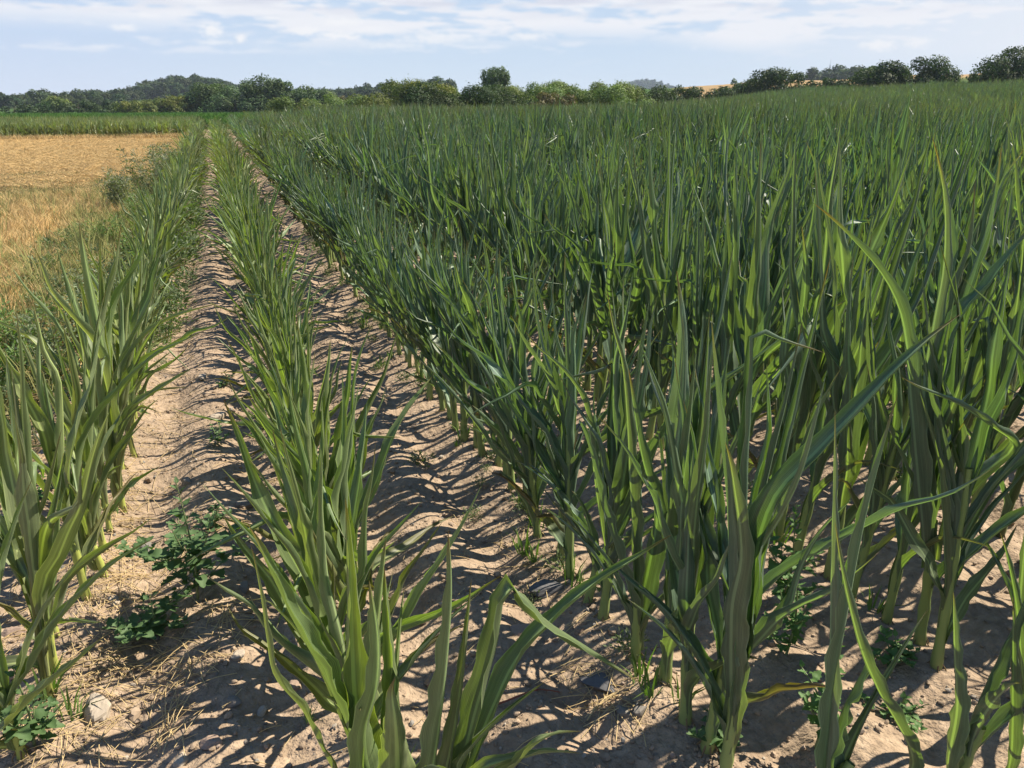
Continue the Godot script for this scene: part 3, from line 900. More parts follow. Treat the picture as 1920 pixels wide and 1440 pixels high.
# ------------------------------------------------------------------ small growth
func tuft_mesh(sd: int, blades: int, h: float, spread: float, w: float, c0: Color, c1: Color) -> ArrayMesh:
	var r := RandomNumberGenerator.new()
	r.seed = sd
	var b := Buf.new()
	for i in blades:
		var a := r.randf() * TAU
		var d := Vector3(cos(a), 0, sin(a))
		var hh := h * r.randf_range(0.45, 1.0)
		var lean := spread * r.randf_range(0.1, 1.0)
		var p0 := d * r.randf() * spread * 0.35
		var p1 := p0 + d * lean * 0.35 + Vector3(0, hh * 0.6, 0)
		var p2 := p0 + d * lean + Vector3(0, hh, 0)
		var s := Vector3(-d.z, 0, d.x).rotated(Vector3.UP, r.randf_range(-0.8, 0.8)) * w * 0.5
		var nn := d
		var at := b.v.size()
		b.v.append_array(PackedVector3Array([p0 - s, p0 + s, p1 - s * 0.8, p1 + s * 0.8, p2]))
		for k in 5:
			b.n.append(nn)
			b.t.append(Vector2.ZERO)
		var k2 := r.randf_range(0.75, 1.2)
		b.c.append_array(PackedColorArray([c0 * k2, c0 * k2, c0.lerp(c1, 0.6) * k2, c0.lerp(c1, 0.6) * k2, c1 * k2]))
		b.i.append_array(PackedInt32Array([at, at + 1, at + 2, at + 1, at + 3, at + 2, at + 2, at + 3, at + 4]))
	return b.mesh()

func on_ground(x: float, z: float, yaw: float, s: float) -> Transform3D:
	return Transform3D(Basis(Vector3.UP, yaw).scaled(Vector3.ONE * s), Vector3(x, gn(x, z) - 0.004, z))

# ------------------------------------------------------------------ maize
# hs height of the stalk to the whorl, n leaves, len longest blade, tilt of lowest and highest blade from upright, roll of the blades, wid blade width, rad stalk radius
const STYLES := [
	{"hs": 0.42, "n": 9, "len": 0.54, "t0": 0.62, "t1": 0.07, "roll": 3.7, "wid": 0.053, "rad": 0.011, "c": Color(0.3864, 0.4968, 0.2278), "bend": 0.25, "low": 0.28},
	{"hs": 0.25, "n": 10, "len": 0.56, "t0": 0.66, "t1": 0.07, "roll": 3.8, "wid": 0.053, "rad": 0.011, "c": Color(0.3616, 0.4830, 0.2070), "bend": 0.25, "low": 0.2},
	{"hs": 0.47, "n": 12, "len": 0.60, "t0": 0.48, "t1": 0.03, "roll": 4.2, "wid": 0.051, "rad": 0.0135, "c": Color(0.2497, 0.3749, 0.2407), "bend": 0.14, "low": 0.34},
	{"hs": 0.64, "n": 13, "len": 0.72, "t0": 0.48, "t1": 0.03, "roll": 4.1, "wid": 0.057, "rad": 0.0145, "c": Color(0.2525, 0.3776, 0.2322), "bend": 0.14, "low": 0.34},
]

func leaf_cols(c: Color, n: int, tip: float, old: float, r: RandomNumberGenerator) -> PackedColorArray:
	var out := PackedColorArray()
	var k := r.randf_range(0.85, 1.15)
	var c2 := Color(c.r * k * r.randf_range(0.92, 1.1), c.g * k, c.b * k * r.randf_range(0.85, 1.15))
	var yellow := Color(0.3640, 0.3058, 0.1092)
	var brown := Color(0.2912, 0.1747, 0.0801)
	for i in n:
		var t := float(i) / (n - 1)
		var q := c2.lerp(Color(c2.r * 1.35, c2.g * 1.12, c2.b * 0.75), 0.5 * smoothstep(0.25, 0.0, t))
		q = q.lerp(yellow, maxf(old * smoothstep(0.1, 0.7, t), tip * smoothstep(0.90, 0.97, t)))
		q = q.lerp(brown, maxf(old * old * smoothstep(0.4, 1.0, t), tip * smoothstep(0.955, 0.99, t)))
		q.a = 1.0
		out.append(q)
	return out

func blade(b: Buf, ctrl: PackedVector3Array, face: Vector3, wid: float, roll: float, seg: int, nu: int, cols: PackedColorArray, twist: float, wrap: float, r: RandomNumberGenerator, calm := 1.0) -> void:
	var path := catmull(ctrl, seg)
	var W := PackedFloat32Array()
	var TH := PackedFloat32Array()
	var F := PackedVector3Array()
	var ph := r.randf() * TAU
	var tc := r.randf_range(0.28, 0.75)
	var tc2 := r.randf_range(0.2, 0.6)
	var crumple := (0.8 if r.randf() < 0.55 else 0.25) * calm
	for i in seg + 1:
		var t := float(i) / seg
		var w := wid * lerpf(0.5, 1.0, smoothstep(0.0, 0.32, t)) * pow(maxf(0.0, 1.0 - pow(t, 2.3)), 0.85)
		W.append(maxf(w, 0.0012))
		var th := lerpf(wrap, roll * 0.76, smoothstep(0.03, 0.30, t))
		th = lerpf(th, minf(roll + 1.5, 5.4), smoothstep(0.22, 0.62, t)) + 0.9 * calm * sin(ph + t * 6.0 + 1.5 * sin(ph * 3.0 + t * 5.0)) * smoothstep(0.15, 0.4, t) * (1.0 - 0.5 * t)
		th *= 1.0 - crumple * exp(-pow((t - tc) / 0.055, 2.0)) - 0.5 * crumple * exp(-pow((t - tc2) / 0.05, 2.0))
		TH.append(clampf(th, 0.5, 5.6))
		var tan_ := (path[mini(i + 1, seg)] - path[maxi(i - 1, 0)]).normalized()
		F.append(face.rotated(tan_, twist * t) if absf(twist) > 0.01 else face)
	ribbon(b, path, F, W, TH, nu, cols, 0.085, ph)

func stalk(b: Buf, pts: PackedVector3Array, rad: float, c: Color, r: RandomNumberGenerator) -> void:
	var path := catmull(pts, 12)
	var radii := PackedFloat32Array()
	var cols := PackedColorArray()
	for i in 13:
		var t := i / 12.0
		var node := 1.0 + (0.2 if i % 3 == 1 else 0.0)
		radii.append(rad * lerpf(1.08, 0.72, t) * node)
		cols.append(Color(c.r * 0.92, c.g * 0.80, c.b * 0.42).lerp(Color(0.20, 0.10, 0.06), 0.55 * smoothstep(0.12, 0.0, t)))
	tube(b, path, radii, 8, cols)
	# brace roots round the foot
	var foot := pts[0]
	for k in 5:
		var a := TAU * k / 5.0 + r.randf()
		var d := Vector3(cos(a), 0, sin(a))
		var rc := Color(0.17, 0.12, 0.06)
		tube(b, PackedVector3Array([foot + d * rad * 0.8 + Vector3(0, 0.055, 0), foot + d * rad * 1.8 + Vector3(0, 0.035, 0), foot + d * rad * 2.8]), PackedFloat32Array([0.0022, 0.002, 0.0012]), 4, PackedColorArray([rc, rc, rc]))

# one maize plant: as parts under root, or all in one buffer
func build_plant(r: RandomNumberGenerator, st: Dictionary, seg: int, nu: int, root: Node3D, all: Buf) -> String:
	var hs: float = st.hs * r.randf_range(0.86, 1.14)
	var n: int = st.n + r.randi_range(-1, 1)
	var rad: float = st.rad * r.randf_range(0.85, 1.15)
	var c: Color = st.c
	var look := ""
	var b := all if all else Buf.new()
	stalk(b, PackedVector3Array([Vector3(0, -0.03, 0), Vector3(0, hs * 0.5, 0), Vector3(r.randf_range(-0.01, 0.01), hs * 1.05, 0)]), rad, c, r)
	if root:
		part(root, "stalk", b.mesh(), M.stalk)
	var phi0 := r.randf_range(-0.5, 0.5)
	var kink_at := r.randi_range(int(n * 0.4), n - 2) if r.randf() < 0.55 else -1
	var kink_ang := r.randf_range(1.5, 2.5)
	var yellowed := 0
	for i in n:
		var f := float(i) / (n - 1)
		var phi := phi0 + PI * (i % 2) + r.randfn() * 0.32 + f * 0.5
		var out := Vector3(cos(phi), 0, sin(phi))
		var ya: float = hs * lerpf(st.low, 1.0, f)
		if i == 0 and st.low > 0.25:
			ya = hs * 0.2
		var tilt: float = lerpf(st.t0, st.t1, pow(f, 0.55)) + absf(r.randfn()) * 0.14 + (r.randf_range(0.2, 0.75) if r.randf() < 0.16 else 0.0)
		var L: float = st.len * (0.42 + 0.60 * sin(PI * clampf(0.08 + 0.68 * f, 0.0, 1.0))) * r.randf_range(0.85, 1.15)
		var old := 0.0
		if i == 0 and r.randf() < 0.5:
			old = r.randf_range(0.5, 1.0)
		elif i < 3 and r.randf() < (0.3 if st.hs < 0.45 else 0.15):
			old = r.randf_range(0.3, 0.8)
		if old > 0.5:
			yellowed += 1
		var sh := minf(ya * 0.8, 0.10)
		var ctrl := PackedVector3Array([Vector3(0, ya - sh, 0) + out * rad * 1.15, Vector3(0, ya, 0) + out * rad * 1.3])
		var p := ctrl[1]
		var ang := tilt * 0.45
		var drift := r.randfn() * 0.22
		var curl: float = st.bend * r.randf_range(0.1, 1.3) + (1.3 if old > 0.5 else 0.0) + (0.9 if i < 3 and r.randf() < 0.4 else 0.0)
		var wig := r.randf() * TAU
		for k in 7:
			var s := (k + 1) / 7.0
			ang = lerpf(ang, tilt, 0.6) + curl * s * 0.22 + r.randfn() * 0.125
			if i == kink_at and k >= 4:
				ang = maxf(ang, kink_ang)
			var dd := out.rotated(Vector3.UP, drift * s + 0.12 * sin(wig + k * 1.3))
			p += (dd * sin(ang) + Vector3.UP * cos(ang)) * (L / 7.0)
			ctrl.append(p)
		for k in ctrl.size():
			ctrl[k].y = maxf(ctrl[k].y, 0.012)
		var roll: float = st.roll + r.randfn() * 0.75
		if r.randf() < 0.2:
			roll = r.randf_range(1.0, 1.8)
		var tipc := r.randf_range(0.2, 1.0) if r.randf() < 0.55 else 0.0
		var cols := leaf_cols(c, seg + 1, tipc, old, r)
		var lb := all if all else Buf.new()
		blade(lb, ctrl, -out + Vector3(0, 0.35, 0), st.wid * r.randf_range(0.8, 1.18), clampf(roll, 0.9, 4.8), seg, nu, cols, r.randfn() * 0.9, 4.6, r)
		if root:
			var o := part(root, "leaf", lb.mesh(), M.leaf)
			if old > 0.5:
				o.set_meta("label", "yellowed drooping foot leaf")
			elif i == kink_at:
				o.set_meta("label", "snapped-over leaf")
	if kink_at >= 0:
		look = "with a snapped blade"
	elif yellowed > 0:
		look = "with a yellowed foot leaf"
	else:
		look = "with upright rolled blades"
	return look

func hero(h: Dictionary, idx: int) -> void:
	var r := RandomNumberGenerator.new()
	r.seed = 900 + idx
	var x: float = h.x
	var z: float = h.z
	var root := Node3D.new()
	place(root, "maize_plant", h.label, "maize plant", "maize plants in rows")
	var y0 := gn(x, z)
	root.position = Vector3(x, y0, z)
	var st: Dictionary = STYLES[0] if x < 0.0 else STYLES[1] if x < 0.5 else STYLES[2] if x < 1.1 else STYLES[3]
	var org := root.position
	# stalk to the mean foot of the listed blades
	var top := Vector3.ZERO
	for l in h.leaves:
		top += (l[2][0] as Vector3) - org
	top /= h.leaves.size()
	top.y = maxf(top.y, 0.15) + 0.05
	var b := Buf.new()
	stalk(b, PackedVector3Array([Vector3(0, -0.03, 0), Vector3(top.x * 0.4, top.y * 0.5, top.z * 0.4), top]), st.rad * 1.05, st.c, r)
	part(root, "stalk", b.mesh(), M.stalk)
	for l in h.leaves:
		var ctrl := PackedVector3Array()
		var first: Vector3 = (l[2][0] as Vector3) - org
		ctrl.append(Vector3(first.x * 0.55, maxf(0.03, first.y - 0.12), first.z * 0.55))
		for q in l[2]:
			ctrl.append((q as Vector3) - org)
		var tip := ctrl[ctrl.size() - 1]
		var outd := Vector3(tip.x - first.x, 0, tip.z - first.z)
		if outd.length() < 0.08:
			outd = Vector3(0.3, 0, 0.6) * (1.0 if r.randf() < 0.5 else -1.0)
		outd = outd.normalized()
		var lb := Buf.new()
		var tipc := r.randf_range(0.5, 1.0)
		blade(lb, ctrl, -outd + Vector3(0, 0.45, 0.15), l[0] * 1.22, l[1] * 0.85, 30, 10, leaf_cols(st.c, 31, tipc, 0.0, r), r.randfn() * 0.3, 3.6, r, 0.45)
		part(root, "leaf", lb.mesh(), M.leaf)
	# a few more blades low on the stalk
	var ne: int = h.extra
	for i in ne:
		var phi := r.randf() * TAU
		var out := Vector3(cos(phi), 0, sin(phi))
		var ya := top.y * r.randf_range(0.4, 0.9)
		var p := Vector3(top.x * 0.5, ya, top.z * 0.5) + out * 0.014
		var ctrl := PackedVector3Array([p - Vector3(0, ya * 0.3, 0), p])
		var ang := r.randf_range(0.1, 0.4)
		for k in 6:
			ang += 0.05 + 0.12 * r.randf()
			p += (out * sin(ang) + Vector3.UP * cos(ang)) * r.randf_range(0.055, 0.08)
			ctrl.append(p)
		var lb := Buf.new()
		blade(lb, ctrl, -out + Vector3(0, 0.35, 0), st.wid * 0.85, st.roll, 18, 7, leaf_cols(st.c, 19, 0.7, 0.0, r), r.randfn() * 0.4, 4.2, r)
		part(root, "leaf", lb.mesh(), M.leaf)

func in_frame(p: Vector3, m: float) -> bool:
	var q := cam.transform.affine_inverse() * p
	if q.z > -0.2:
		return false
	var ty := tan(deg_to_rad(25.55))
	return absf(q.x / q.z) < ty * 1.3333 * m and absf(q.y / q.z) < ty * m

func z_end(i: int, x: float) -> float:
	if x < 6.0:
		return -48.0
	if x < 35.0:
		return -61.0
	return lerpf(-63.0, -90.0, clampf((x - 35.0) / 33.0, 0.0, 1.0))

func maize() -> void:
	for i in HEROES.size():
		hero(HEROES[i], i)
	# templates with parts: a set for each height class
	var r := RandomNumberGenerator.new()
	r.seed = 41
	var near := []
	var looks := []
	for s in 4:
		var set_ := []
		var lk := []
		for k in [9, 11, 12, 14][s]:
			var root := Node3D.new()
			lk.append(build_plant(r, STYLES[s], 18, 6, root, null))
			set_.append(root)
		near.append(set_)
		looks.append(lk)
	# the same kinds as single light meshes for the far crop
	var mid := []
	var low := []
	for s in 4:
		var a := []
		var a2 := []
		for k in [4, 4, 6, 9][s]:
			var b := Buf.new()
			build_plant(r, STYLES[s], 10, 4, null, b)
			a.append(b.mesh())
			b = Buf.new()
			build_plant(r, STYLES[s], 6, 2, null, b)
			a2.append(b.mesh())
		mid.append(a)
		low.append(a2)
	# slots
	var cand := []
	var rest := []
	for i in 96:
		var x0 := row_x(i)
		var z := 0.35
		var ze := z_end(i, x0)
		while z > ze:
			var D := sqrt(x0 * x0 + z * z)
			var step := 0.145 if i < 2 else 0.118 if D < 4.5 else 0.125
			if D > 32.0:
				step = 0.30
			elif D > 14.0:
				step = 0.21
			z -= step * r.randf_range(0.72, 1.28)
			var x := x0 + r.randfn() * 0.018
			if i == 0:
				x -= 0.07 * smoothstep(-3.0, -1.8, z)
			var bd := rad_to_deg(atan2(x, -z))
			var u := [r.randf(), r.randf(), r.randf(), r.randf(), r.randf()]
			if D > 3.5 and (bd > 56.0 or bd < -16.0):
				continue
			if D <= 3.5 and x > 3.4:
				continue
			if (i == 0 and z > -1.95) or (i == 1 and z > -1.5) or (i == 2 and z > -1.1) or (i == 3 and z > -1.3 and z < -0.9):
				continue
			if i == 0 and z > -16.0 and ((z < -3.4 and r.randf() < 0.12) or (z < -3.4 and nB.get_noise_1d(z * 1.7) > 0.4)):
				continue
			var taken := false
			for h in HEROES:
				if absf(h.x - x) < 0.2 and absf(h.z - z) < 0.075:
					taken = true
			if taken:
				continue
			var s := mini(i, 3)
			var sc := 0.88 + 0.26 * float(u[0])
			if i == 2:
				sc *= lerpf(1.05, 0.9, smoothstep(-2.0, -5.0, z))
			elif i > 2:
				sc *= 0.88 + 0.13 * smoothstep(2.0, 5.0, x)
				if u[2] > 0.92:
					sc *= 1.22 if D < 10.0 else 1.12
			if i == 0:
				sc *= 0.85 if z < -4.0 else 0.92 if z > -2.95 else 1.0
			var yaw: float = float(u[1]) * TAU
			sc *= 1.0 + 0.16 * nB.get_noise_2d(x * 0.22, z * 0.22) + 0.10 * nB.get_noise_2d(x * 1.1 + 30.0, z * 1.1)
			var lean := Basis(Vector3(0, 0, 1), (float(u[3]) - 0.5) * 0.26 - (0.07 if i > 2 else 0.0)) * Basis(Vector3(1, 0, 0), (float(u[4]) - 0.5) * 0.16)
			var y := gn(x, z) if D < 14.0 else gh(x, z)
			var fat := 1.0 + (0.45 if i < 3 else 0.3) * smoothstep(7.0, 16.0, D)
			sc *= lerpf(1.0, 0.92, smoothstep(10.0, 35.0, D))
			sc = minf(sc, 1.10 if D < 4.5 else 1.22)
			var xf := Transform3D(lean * Basis(Vector3.UP, yaw).scaled(Vector3(sc * fat, sc, sc * fat)), Vector3(x, y - 0.005, z))
			var e := [D, i, s, xf, x, z]
			if in_frame(Vector3(x, y + 0.75 * sc, z), 1.02):
				cand.append(e)
			else:
				rest.append(e)
	cand.sort_custom(func(a, b): return a[0] * (0.8 if a[1] < 3 else 1.0) < b[0] * (0.8 if b[1] < 3 else 1.0))
	var chosen := cand.slice(0, 285)
	rest.append_array(cand.slice(285))
	# number along each row, nearest first
	chosen.sort_custom(func(a, b): return a[1] < b[1] or (a[1] == b[1] and a[5] > b[5]))
	var nth := {}
	for e in chosen:
		var i: int = e[1]
		nth[i] = nth.get(i, 0) + 1
		var pick := r.randi() % (near[e[2]] as Array).size()
		var o: Node3D = (near[e[2]][pick] as Node3D).duplicate()
		var size := "short" if i == 1 else "tall" if i > 2 else "slender" if i == 0 else "upright"
		var label := "%s maize plant %s, %s along the %s row from the stubble" % [size, looks[e[2]][pick], ordinal(nth[i]), ordinal(i + 1)]
		place(o, "maize_plant", label, "maize plant", "maize plants in rows")
		o.transform = e[3]
	for set_ in near:
		for o in set_:
			o.free()
	# far block beyond the stubble
	for k in 5000:
		var x := r.randf_range(-22.0, -0.7)
		var zz := -39.3 - r.randf() * 10.5
		zz = -39.3 - roundf((-39.3 - zz) / 0.75) * 0.75 + r.randfn() * 0.03 if r.randf() < 0.5 else zz
		var D := sqrt(x * x + zz * zz)
		if rad_to_deg(atan2(x, -zz)) < -17.0:
			continue
		var sc := 0.86 * r.randf_range(0.88, 1.15)
		rest.append([D, 50, 0, Transform3D(Basis(Vector3.UP, r.randf() * TAU).scaled(Vector3(sc * 1.25, sc, sc * 1.25)), Vector3(x, gh(x, zz) - 0.01, zz)), x, zz])
	var crop := stuff("maize_crop", "rest of the maize crop, dense rows stretching to the hedges", "crop")
	var groups := {}
	for e in rest:
		var lowres: bool = e[0] > 17.0
		var s: int = e[2]
		var nvar: int = (mid[s] as Array).size()
		var key := "%d_%d_%d" % [1 if lowres else 0, s, r.randi() % nvar]
		if not groups.has(key):
			groups[key] = []
		groups[key].append(e[3])
	var keys := groups.keys()
	keys.sort()
	for key in keys:
		var q: PackedStringArray = key.split("_")
		var mesh: Mesh = low[int(q[1])][int(q[2])] if q[0] == "1" else mid[int(q[1])][int(q[2])]
		var tint := []
		for xf in groups[key]:
			var o: Vector3 = xf.origin
			var v := r.randf_range(0.82, 1.18) * (1.0 + 0.22 * nB.get_noise_2d(o.x * 0.12, o.z * 0.12))
			var w := r.randf_range(0.9, 1.12) * (1.0 + 0.15 * nB.get_noise_2d(o.x * 0.09 + 50.0, o.z * 0.09))
			tint.append(Color(v * w, v, v / w))
		scatter(crop, "maize_plants", mesh, M.leaf, groups[key], tint)
	print("maize things ", chosen.size() + HEROES.size(), " rest ", rest.size())

# ------------------------------------------------------------------ weeds, stones, straw
func weed_leaf(sd: int) -> ArrayMesh:
	# toothed diamond blade on a short stalk, unit length along +X, folded along the midrib
	var r := RandomNumberGenerator.new()
	r.seed = sd
	var b := Buf.new()
	var xs := [0.0, 0.22, 0.34, 0.44, 0.56, 0.64, 0.78, 0.86, 1.0]
	var hw := [0.012, 0.02, 0.16, 0.31, 0.22, 0.26, 0.12, 0.13, 0.0]
	var p := PackedVector3Array()
	var c := PackedColorArray()
	for i in xs.size():
		var x: float = xs[i]
		var w: float = hw[i] * r.randf_range(0.88, 1.15)
		var sag := -0.22 * x * x + 0.03 * sin(x * 9.0 + sd)
		for k in 5:
			var u := (k - 2) / 2.0
			p.append(Vector3(x - absf(u) * 0.03, sag + absf(u) * w * 0.38, u * w))
			var g := r.randf_range(0.9, 1.1)
			c.append(Color(1.25, 1.2, 1.3) * g if k == 2 else Color(g, g, g))
	lattice(b, p, c, xs.size(), 5)
	return b.mesh()

var wleaf := []

func tinted(m: ArrayMesh, c: Color) -> ArrayMesh:
	var a := m.surface_get_arrays(0)
	var cc: PackedColorArray = a[Mesh.ARRAY_COLOR]
	for i in cc.size():
		cc[i] = Color(minf(cc[i].r, 1.4) * c.r, minf(cc[i].g, 1.4) * c.g, minf(cc[i].b, 1.4) * c.b)
	a[Mesh.ARRAY_COLOR] = cc
	var o := ArrayMesh.new()
	o.add_surface_from_arrays(Mesh.PRIMITIVE_TRIANGLES, a)
	return o

func fat_hen(sd: int, x: float, z: float, h: float, spread: float, branches: int, leaf_size: float, tone: int, label: String) -> void:
	var r := RandomNumberGenerator.new()
	r.seed = sd
	var root := Node3D.new()
	place(root, "goosefoot_weed", label, "weed", "leafy weeds among the maize")
	root.position = Vector3(x, gn(x, z), z)
	var sb := Buf.new()
	var stemc := Color(0.16, 0.20, 0.09)
	var lines := []
	lines.append(PackedVector3Array([Vector3(0, -0.02, 0), Vector3(0.01, h * 0.4, 0.01), Vector3(r.randf_range(-0.03, 0.03), h, r.randf_range(-0.02, 0.02))]))
	for i in branches:
		var a := TAU * i / branches + r.randf_range(-0.4, 0.4)
		var y0 := h * r.randf_range(0.04, 0.5)
		var d := Vector3(cos(a), 0, sin(a)) * spread * r.randf_range(0.6, 1.1)
		lines.append(PackedVector3Array([Vector3(0, y0, 0), d * 0.5 + Vector3(0, y0 + h * 0.10, 0), d + Vector3(0, y0 + h * r.randf_range(0.15, 0.4), 0)]))
	for li in lines.size():
		var path := catmull(lines[li], 8)
		var radii := PackedFloat32Array()
		var cc := PackedColorArray()
		for i in 9:
			radii.append(lerpf(0.0045 if li == 0 else 0.003, 0.0012, i / 8.0))
			cc.append(stemc)
		tube(sb, path, radii, 5, cc)
	part(root, "stem", sb.mesh(), M.stalk)
	for li in lines.size():
		var path := catmull(lines[li], 24)
		var len_ := 0.0
		for i in 24:
			len_ += path[i].distance_to(path[i + 1])
		var cnt := int(len_ / (leaf_size * 0.30)) + 5
		for i in cnt:
			var t := lerpf(0.18, 1.0, (i + r.randf() * 0.6) / cnt)
			var at := path[clampi(int(t * 24.0), 0, 24)]
			var a := i * 2.4 + r.randf_range(-0.4, 0.4)
			var s := leaf_size * lerpf(1.15, 0.45, t) * r.randf_range(0.75, 1.2)
			var pitch := lerpf(0.15, 1.0, t * t) + r.randf_range(-0.3, 0.3)
			var bs := Basis(Vector3.UP, -a) * Basis(Vector3(0, 0, 1), pitch) * Basis(Vector3(1, 0, 0), r.randf_range(-0.5, 0.5))
			part(root, "leaf", wleaf[tone * 3 + r.randi() % 3], M.weed, Transform3D(bs.scaled(Vector3.ONE * s), at))

func bushy_weed_mesh(sd: int, h: float, w: float, stems: int, leaf: float, c: Color, n: int) -> Array:
	# slender branching stems, and many small narrow leaves
	var r := RandomNumberGenerator.new()
	r.seed = sd
	var sb := Buf.new()
	var lb := Buf.new()
	for s in stems:
		var a := r.randf() * TAU
		var d := Vector3(cos(a), 0, sin(a)) * w * 0.5 * sqrt(r.randf())
		var hh := h * r.randf_range(0.6, 1.0)
		var path := catmull(PackedVector3Array([d * 0.3, d * 0.6 + Vector3(0, hh * 0.5, 0), d + Vector3(r.randfn() * 0.02, hh, r.randfn() * 0.02)]), 10)
		var radii := PackedFloat32Array()
		var cc := PackedColorArray()
		for i in 11:
			radii.append(lerpf(0.004, 0.001, i / 10.0))
			cc.append(Color(0.17, 0.17, 0.09))
		tube(sb, path, radii, 4, cc)
		for i in n:
			var t := r.randf_range(0.06, 1.0)
			var p := path[int(t * 10.0)]
			var reach := leaf * lerpf(4.0, 1.2, t)
			var dd := Vector3(r.randfn(), r.randf_range(0.0, 1.3), r.randfn()).normalized()
			p += dd * reach * r.randf()
			var nn := Vector3(r.randfn(), r.randfn() + 0.6, r.randfn()).normalized()
			var y := dd.cross(nn).normalized()
			nn = dd.cross(y).normalized()
			var sz := leaf * r.randf_range(0.6, 1.3)
			var at := lb.v.size()
			lb.v.append_array(PackedVector3Array([p, p + dd * sz * 0.5 + y * sz * 0.16, p + dd * sz, p + dd * sz * 0.5 - y * sz * 0.16]))
			var k := r.randf_range(0.75, 1.3)
			for q in 4:
				lb.n.append(nn)
				lb.t.append(Vector2.ZERO)
				lb.c.append(Color(c.r * k, c.g * k, c.b * k))
			lb.i.append_array(PackedInt32Array([at, at + 1, at + 2, at, at + 2, at + 3]))
	return [sb.mesh(), lb.mesh()]

func weeds() -> void:
	var tones := [Color(0.098, 0.168, 0.066), Color(0.11, 0.21, 0.065)]
	for t in tones:
		for k in 3:
			wleaf.append(tinted(weed_leaf(60 + k), t))
	fat_hen(1, -0.21, -2.36, 0.42, 0.20, 8, 0.075, 0, "largest dark goosefoot weed, tall and bushy on the wheel track")
	fat_hen(2, -0.335, -2.25, 0.15, 0.17, 7, 0.058, 0, "low sprawling goosefoot leaning off the largest goosefoot")
	fat_hen(3, -0.58, -1.86, 0.24, 0.08, 4, 0.058, 0, "goosefoot with broad grey-green leaves under the outermost row's first plant")
	fat_hen(4, -0.14, -3.62, 0.10, 0.07, 3, 0.035, 0, "small goosefoot tuft farther up the wheel track")
	fat_hen(5, -0.09, -4.45, 0.09, 0.07, 3, 0.035, 0, "tiny goosefoot tuft farthest up the wheel track")
	fat_hen(6, -0.16, -2.80, 0.09, 0.09, 4, 0.036, 0, "small spreading weed just behind the largest goosefoot")
	fat_hen(7, 1.50, -1.72, 0.40, 0.10, 5, 0.055, 1, "tall bright green goosefoot between the third and fourth rows")
	fat_hen(8, 1.36, -1.52, 0.30, 0.08, 4, 0.042, 1, "slim pale goosefoot next to the tall bright green goosefoot")
	fat_hen(9, 1.64, -1.42, 0.07, 0.09, 4, 0.050, 1, "low bright seedling weed at the foot of the tallest maize plant")
	fat_hen(10, 1.50, -1.26, 0.08, 0.10, 3, 0.045, 1, "low seedling weed in front of the fourth row, nearest to us")
	fat_hen(11, 1.00, -1.31, 0.12, 0.09, 4, 0.048, 0, "dark leafy weed round the foot of the third row's first stems")
	fat_hen(12, 1.22, -1.22, 0.34, 0.07, 4, 0.048, 1, "upright goosefoot beside the stout maize stem with spikes")
	fat_hen(13, 0.14, -6.6, 0.08, 0.06, 3, 0.03, 0, "small weed at the second row's foot far up the track")
	fat_hen(14, -0.80, -3.35, 0.10, 0.10, 4, 0.035, 1, "small green weed on the straw behind the tall broad-leaved maize")
	fat_hen(15, -0.95, -3.05, 0.12, 0.10, 4, 0.040, 0, "weed cut by the view edge on the straw-covered margin")
	# grey-green bushy weeds on the margin
	var spots := [
		[-0.98, -4.9, 0.48, 0.40, 0, "nearest grey-green bushy weed on the grass margin"],
		[-0.86, -5.6, 0.52, 0.44, 0, "grey-green bushy weed right behind the tall broad-leaved maize"],
		[-1.22, -5.5, 0.46, 0.5, 1, "greener bushy weed at the outer side of the grey-green pair"],
		[-1.22, -4.85, 0.30, 0.42, 1, "low green bushy weed on bare margin, next to straw"],
		[-1.85, -6.9, 0.42, 0.40, 0, "dark bushy weed standing out in the stubble by the view edge"],
		[-0.95, -6.9, 0.46, 0.42, 0, "grey-green bushy weed two steps beyond the nearest one"],
		[-0.80, -8.3, 0.42, 0.42, 1, "green bushy weed hugging the outermost maize row"],
		[-0.98, -13.6, 0.95, 0.75, 0, "tallest dry grey weed clump standing up against the golden stubble"],
		[-0.78, -14.6, 1.0, 0.7, 0, "second tall dry weed clump, close against the maize row"],
		[-1.35, -13.0, 0.66, 0.5, 0, "smaller dry weed at the stubble side of the tallest clump"],
		[-0.92, -16.4, 0.8, 0.6, 0, "dry weed clump peeping out behind the two tall clumps"],
		[-0.95, -11.2, 0.5, 0.5, 1, "green bushy weed in front of the tallest dry clump"],
		[-1.2, -9.6, 0.36, 0.5, 1, "yellow-green low weed halfway along the grass margin"],
	]
	var k := 0
	for s in spots:
		k += 1
		var big: bool = s[2] > 0.6
		var c: Color = Color(0.175, 0.215, 0.125) if s[4] == 0 else Color(0.145, 0.23, 0.075)
		if big:
			c = Color(0.185, 0.21, 0.135)
		var mm := bushy_weed_mesh(300 + k, s[2], s[3], 16 if big else 13, 0.045 if big else 0.032, c, 135 if big else 85)
		var o := place(Node3D.new(), "bushy_weed", s[5], "weed", "bushy weeds on the field margin")
		o.position = Vector3(s[0], gn(s[0], s[1]) - 0.01, s[1])
		part(o, "stems", mm[0], M.stalk)
		var fo := part(o, "foliage", mm[1], M.weed)
		fo.set_meta("kind", "stuff")
	# green undergrowth hugging the outermost row, and grass of the margin
	var r := RandomNumberGenerator.new()
	r.seed = 5
	var under := stuff("margin_undergrowth", "low green weeds and grass along the foot of the outermost maize row", "undergrowth")
	var leafy: Array = bushy_weed_mesh(350, 0.22, 0.22, 6, 0.035, Color(0.125, 0.170, 0.085), 30)
	var leafy2: Array = bushy_weed_mesh(351, 0.16, 0.26, 6, 0.04, Color(0.150, 0.190, 0.095), 30)
	var xs := []
	var xs2 := []
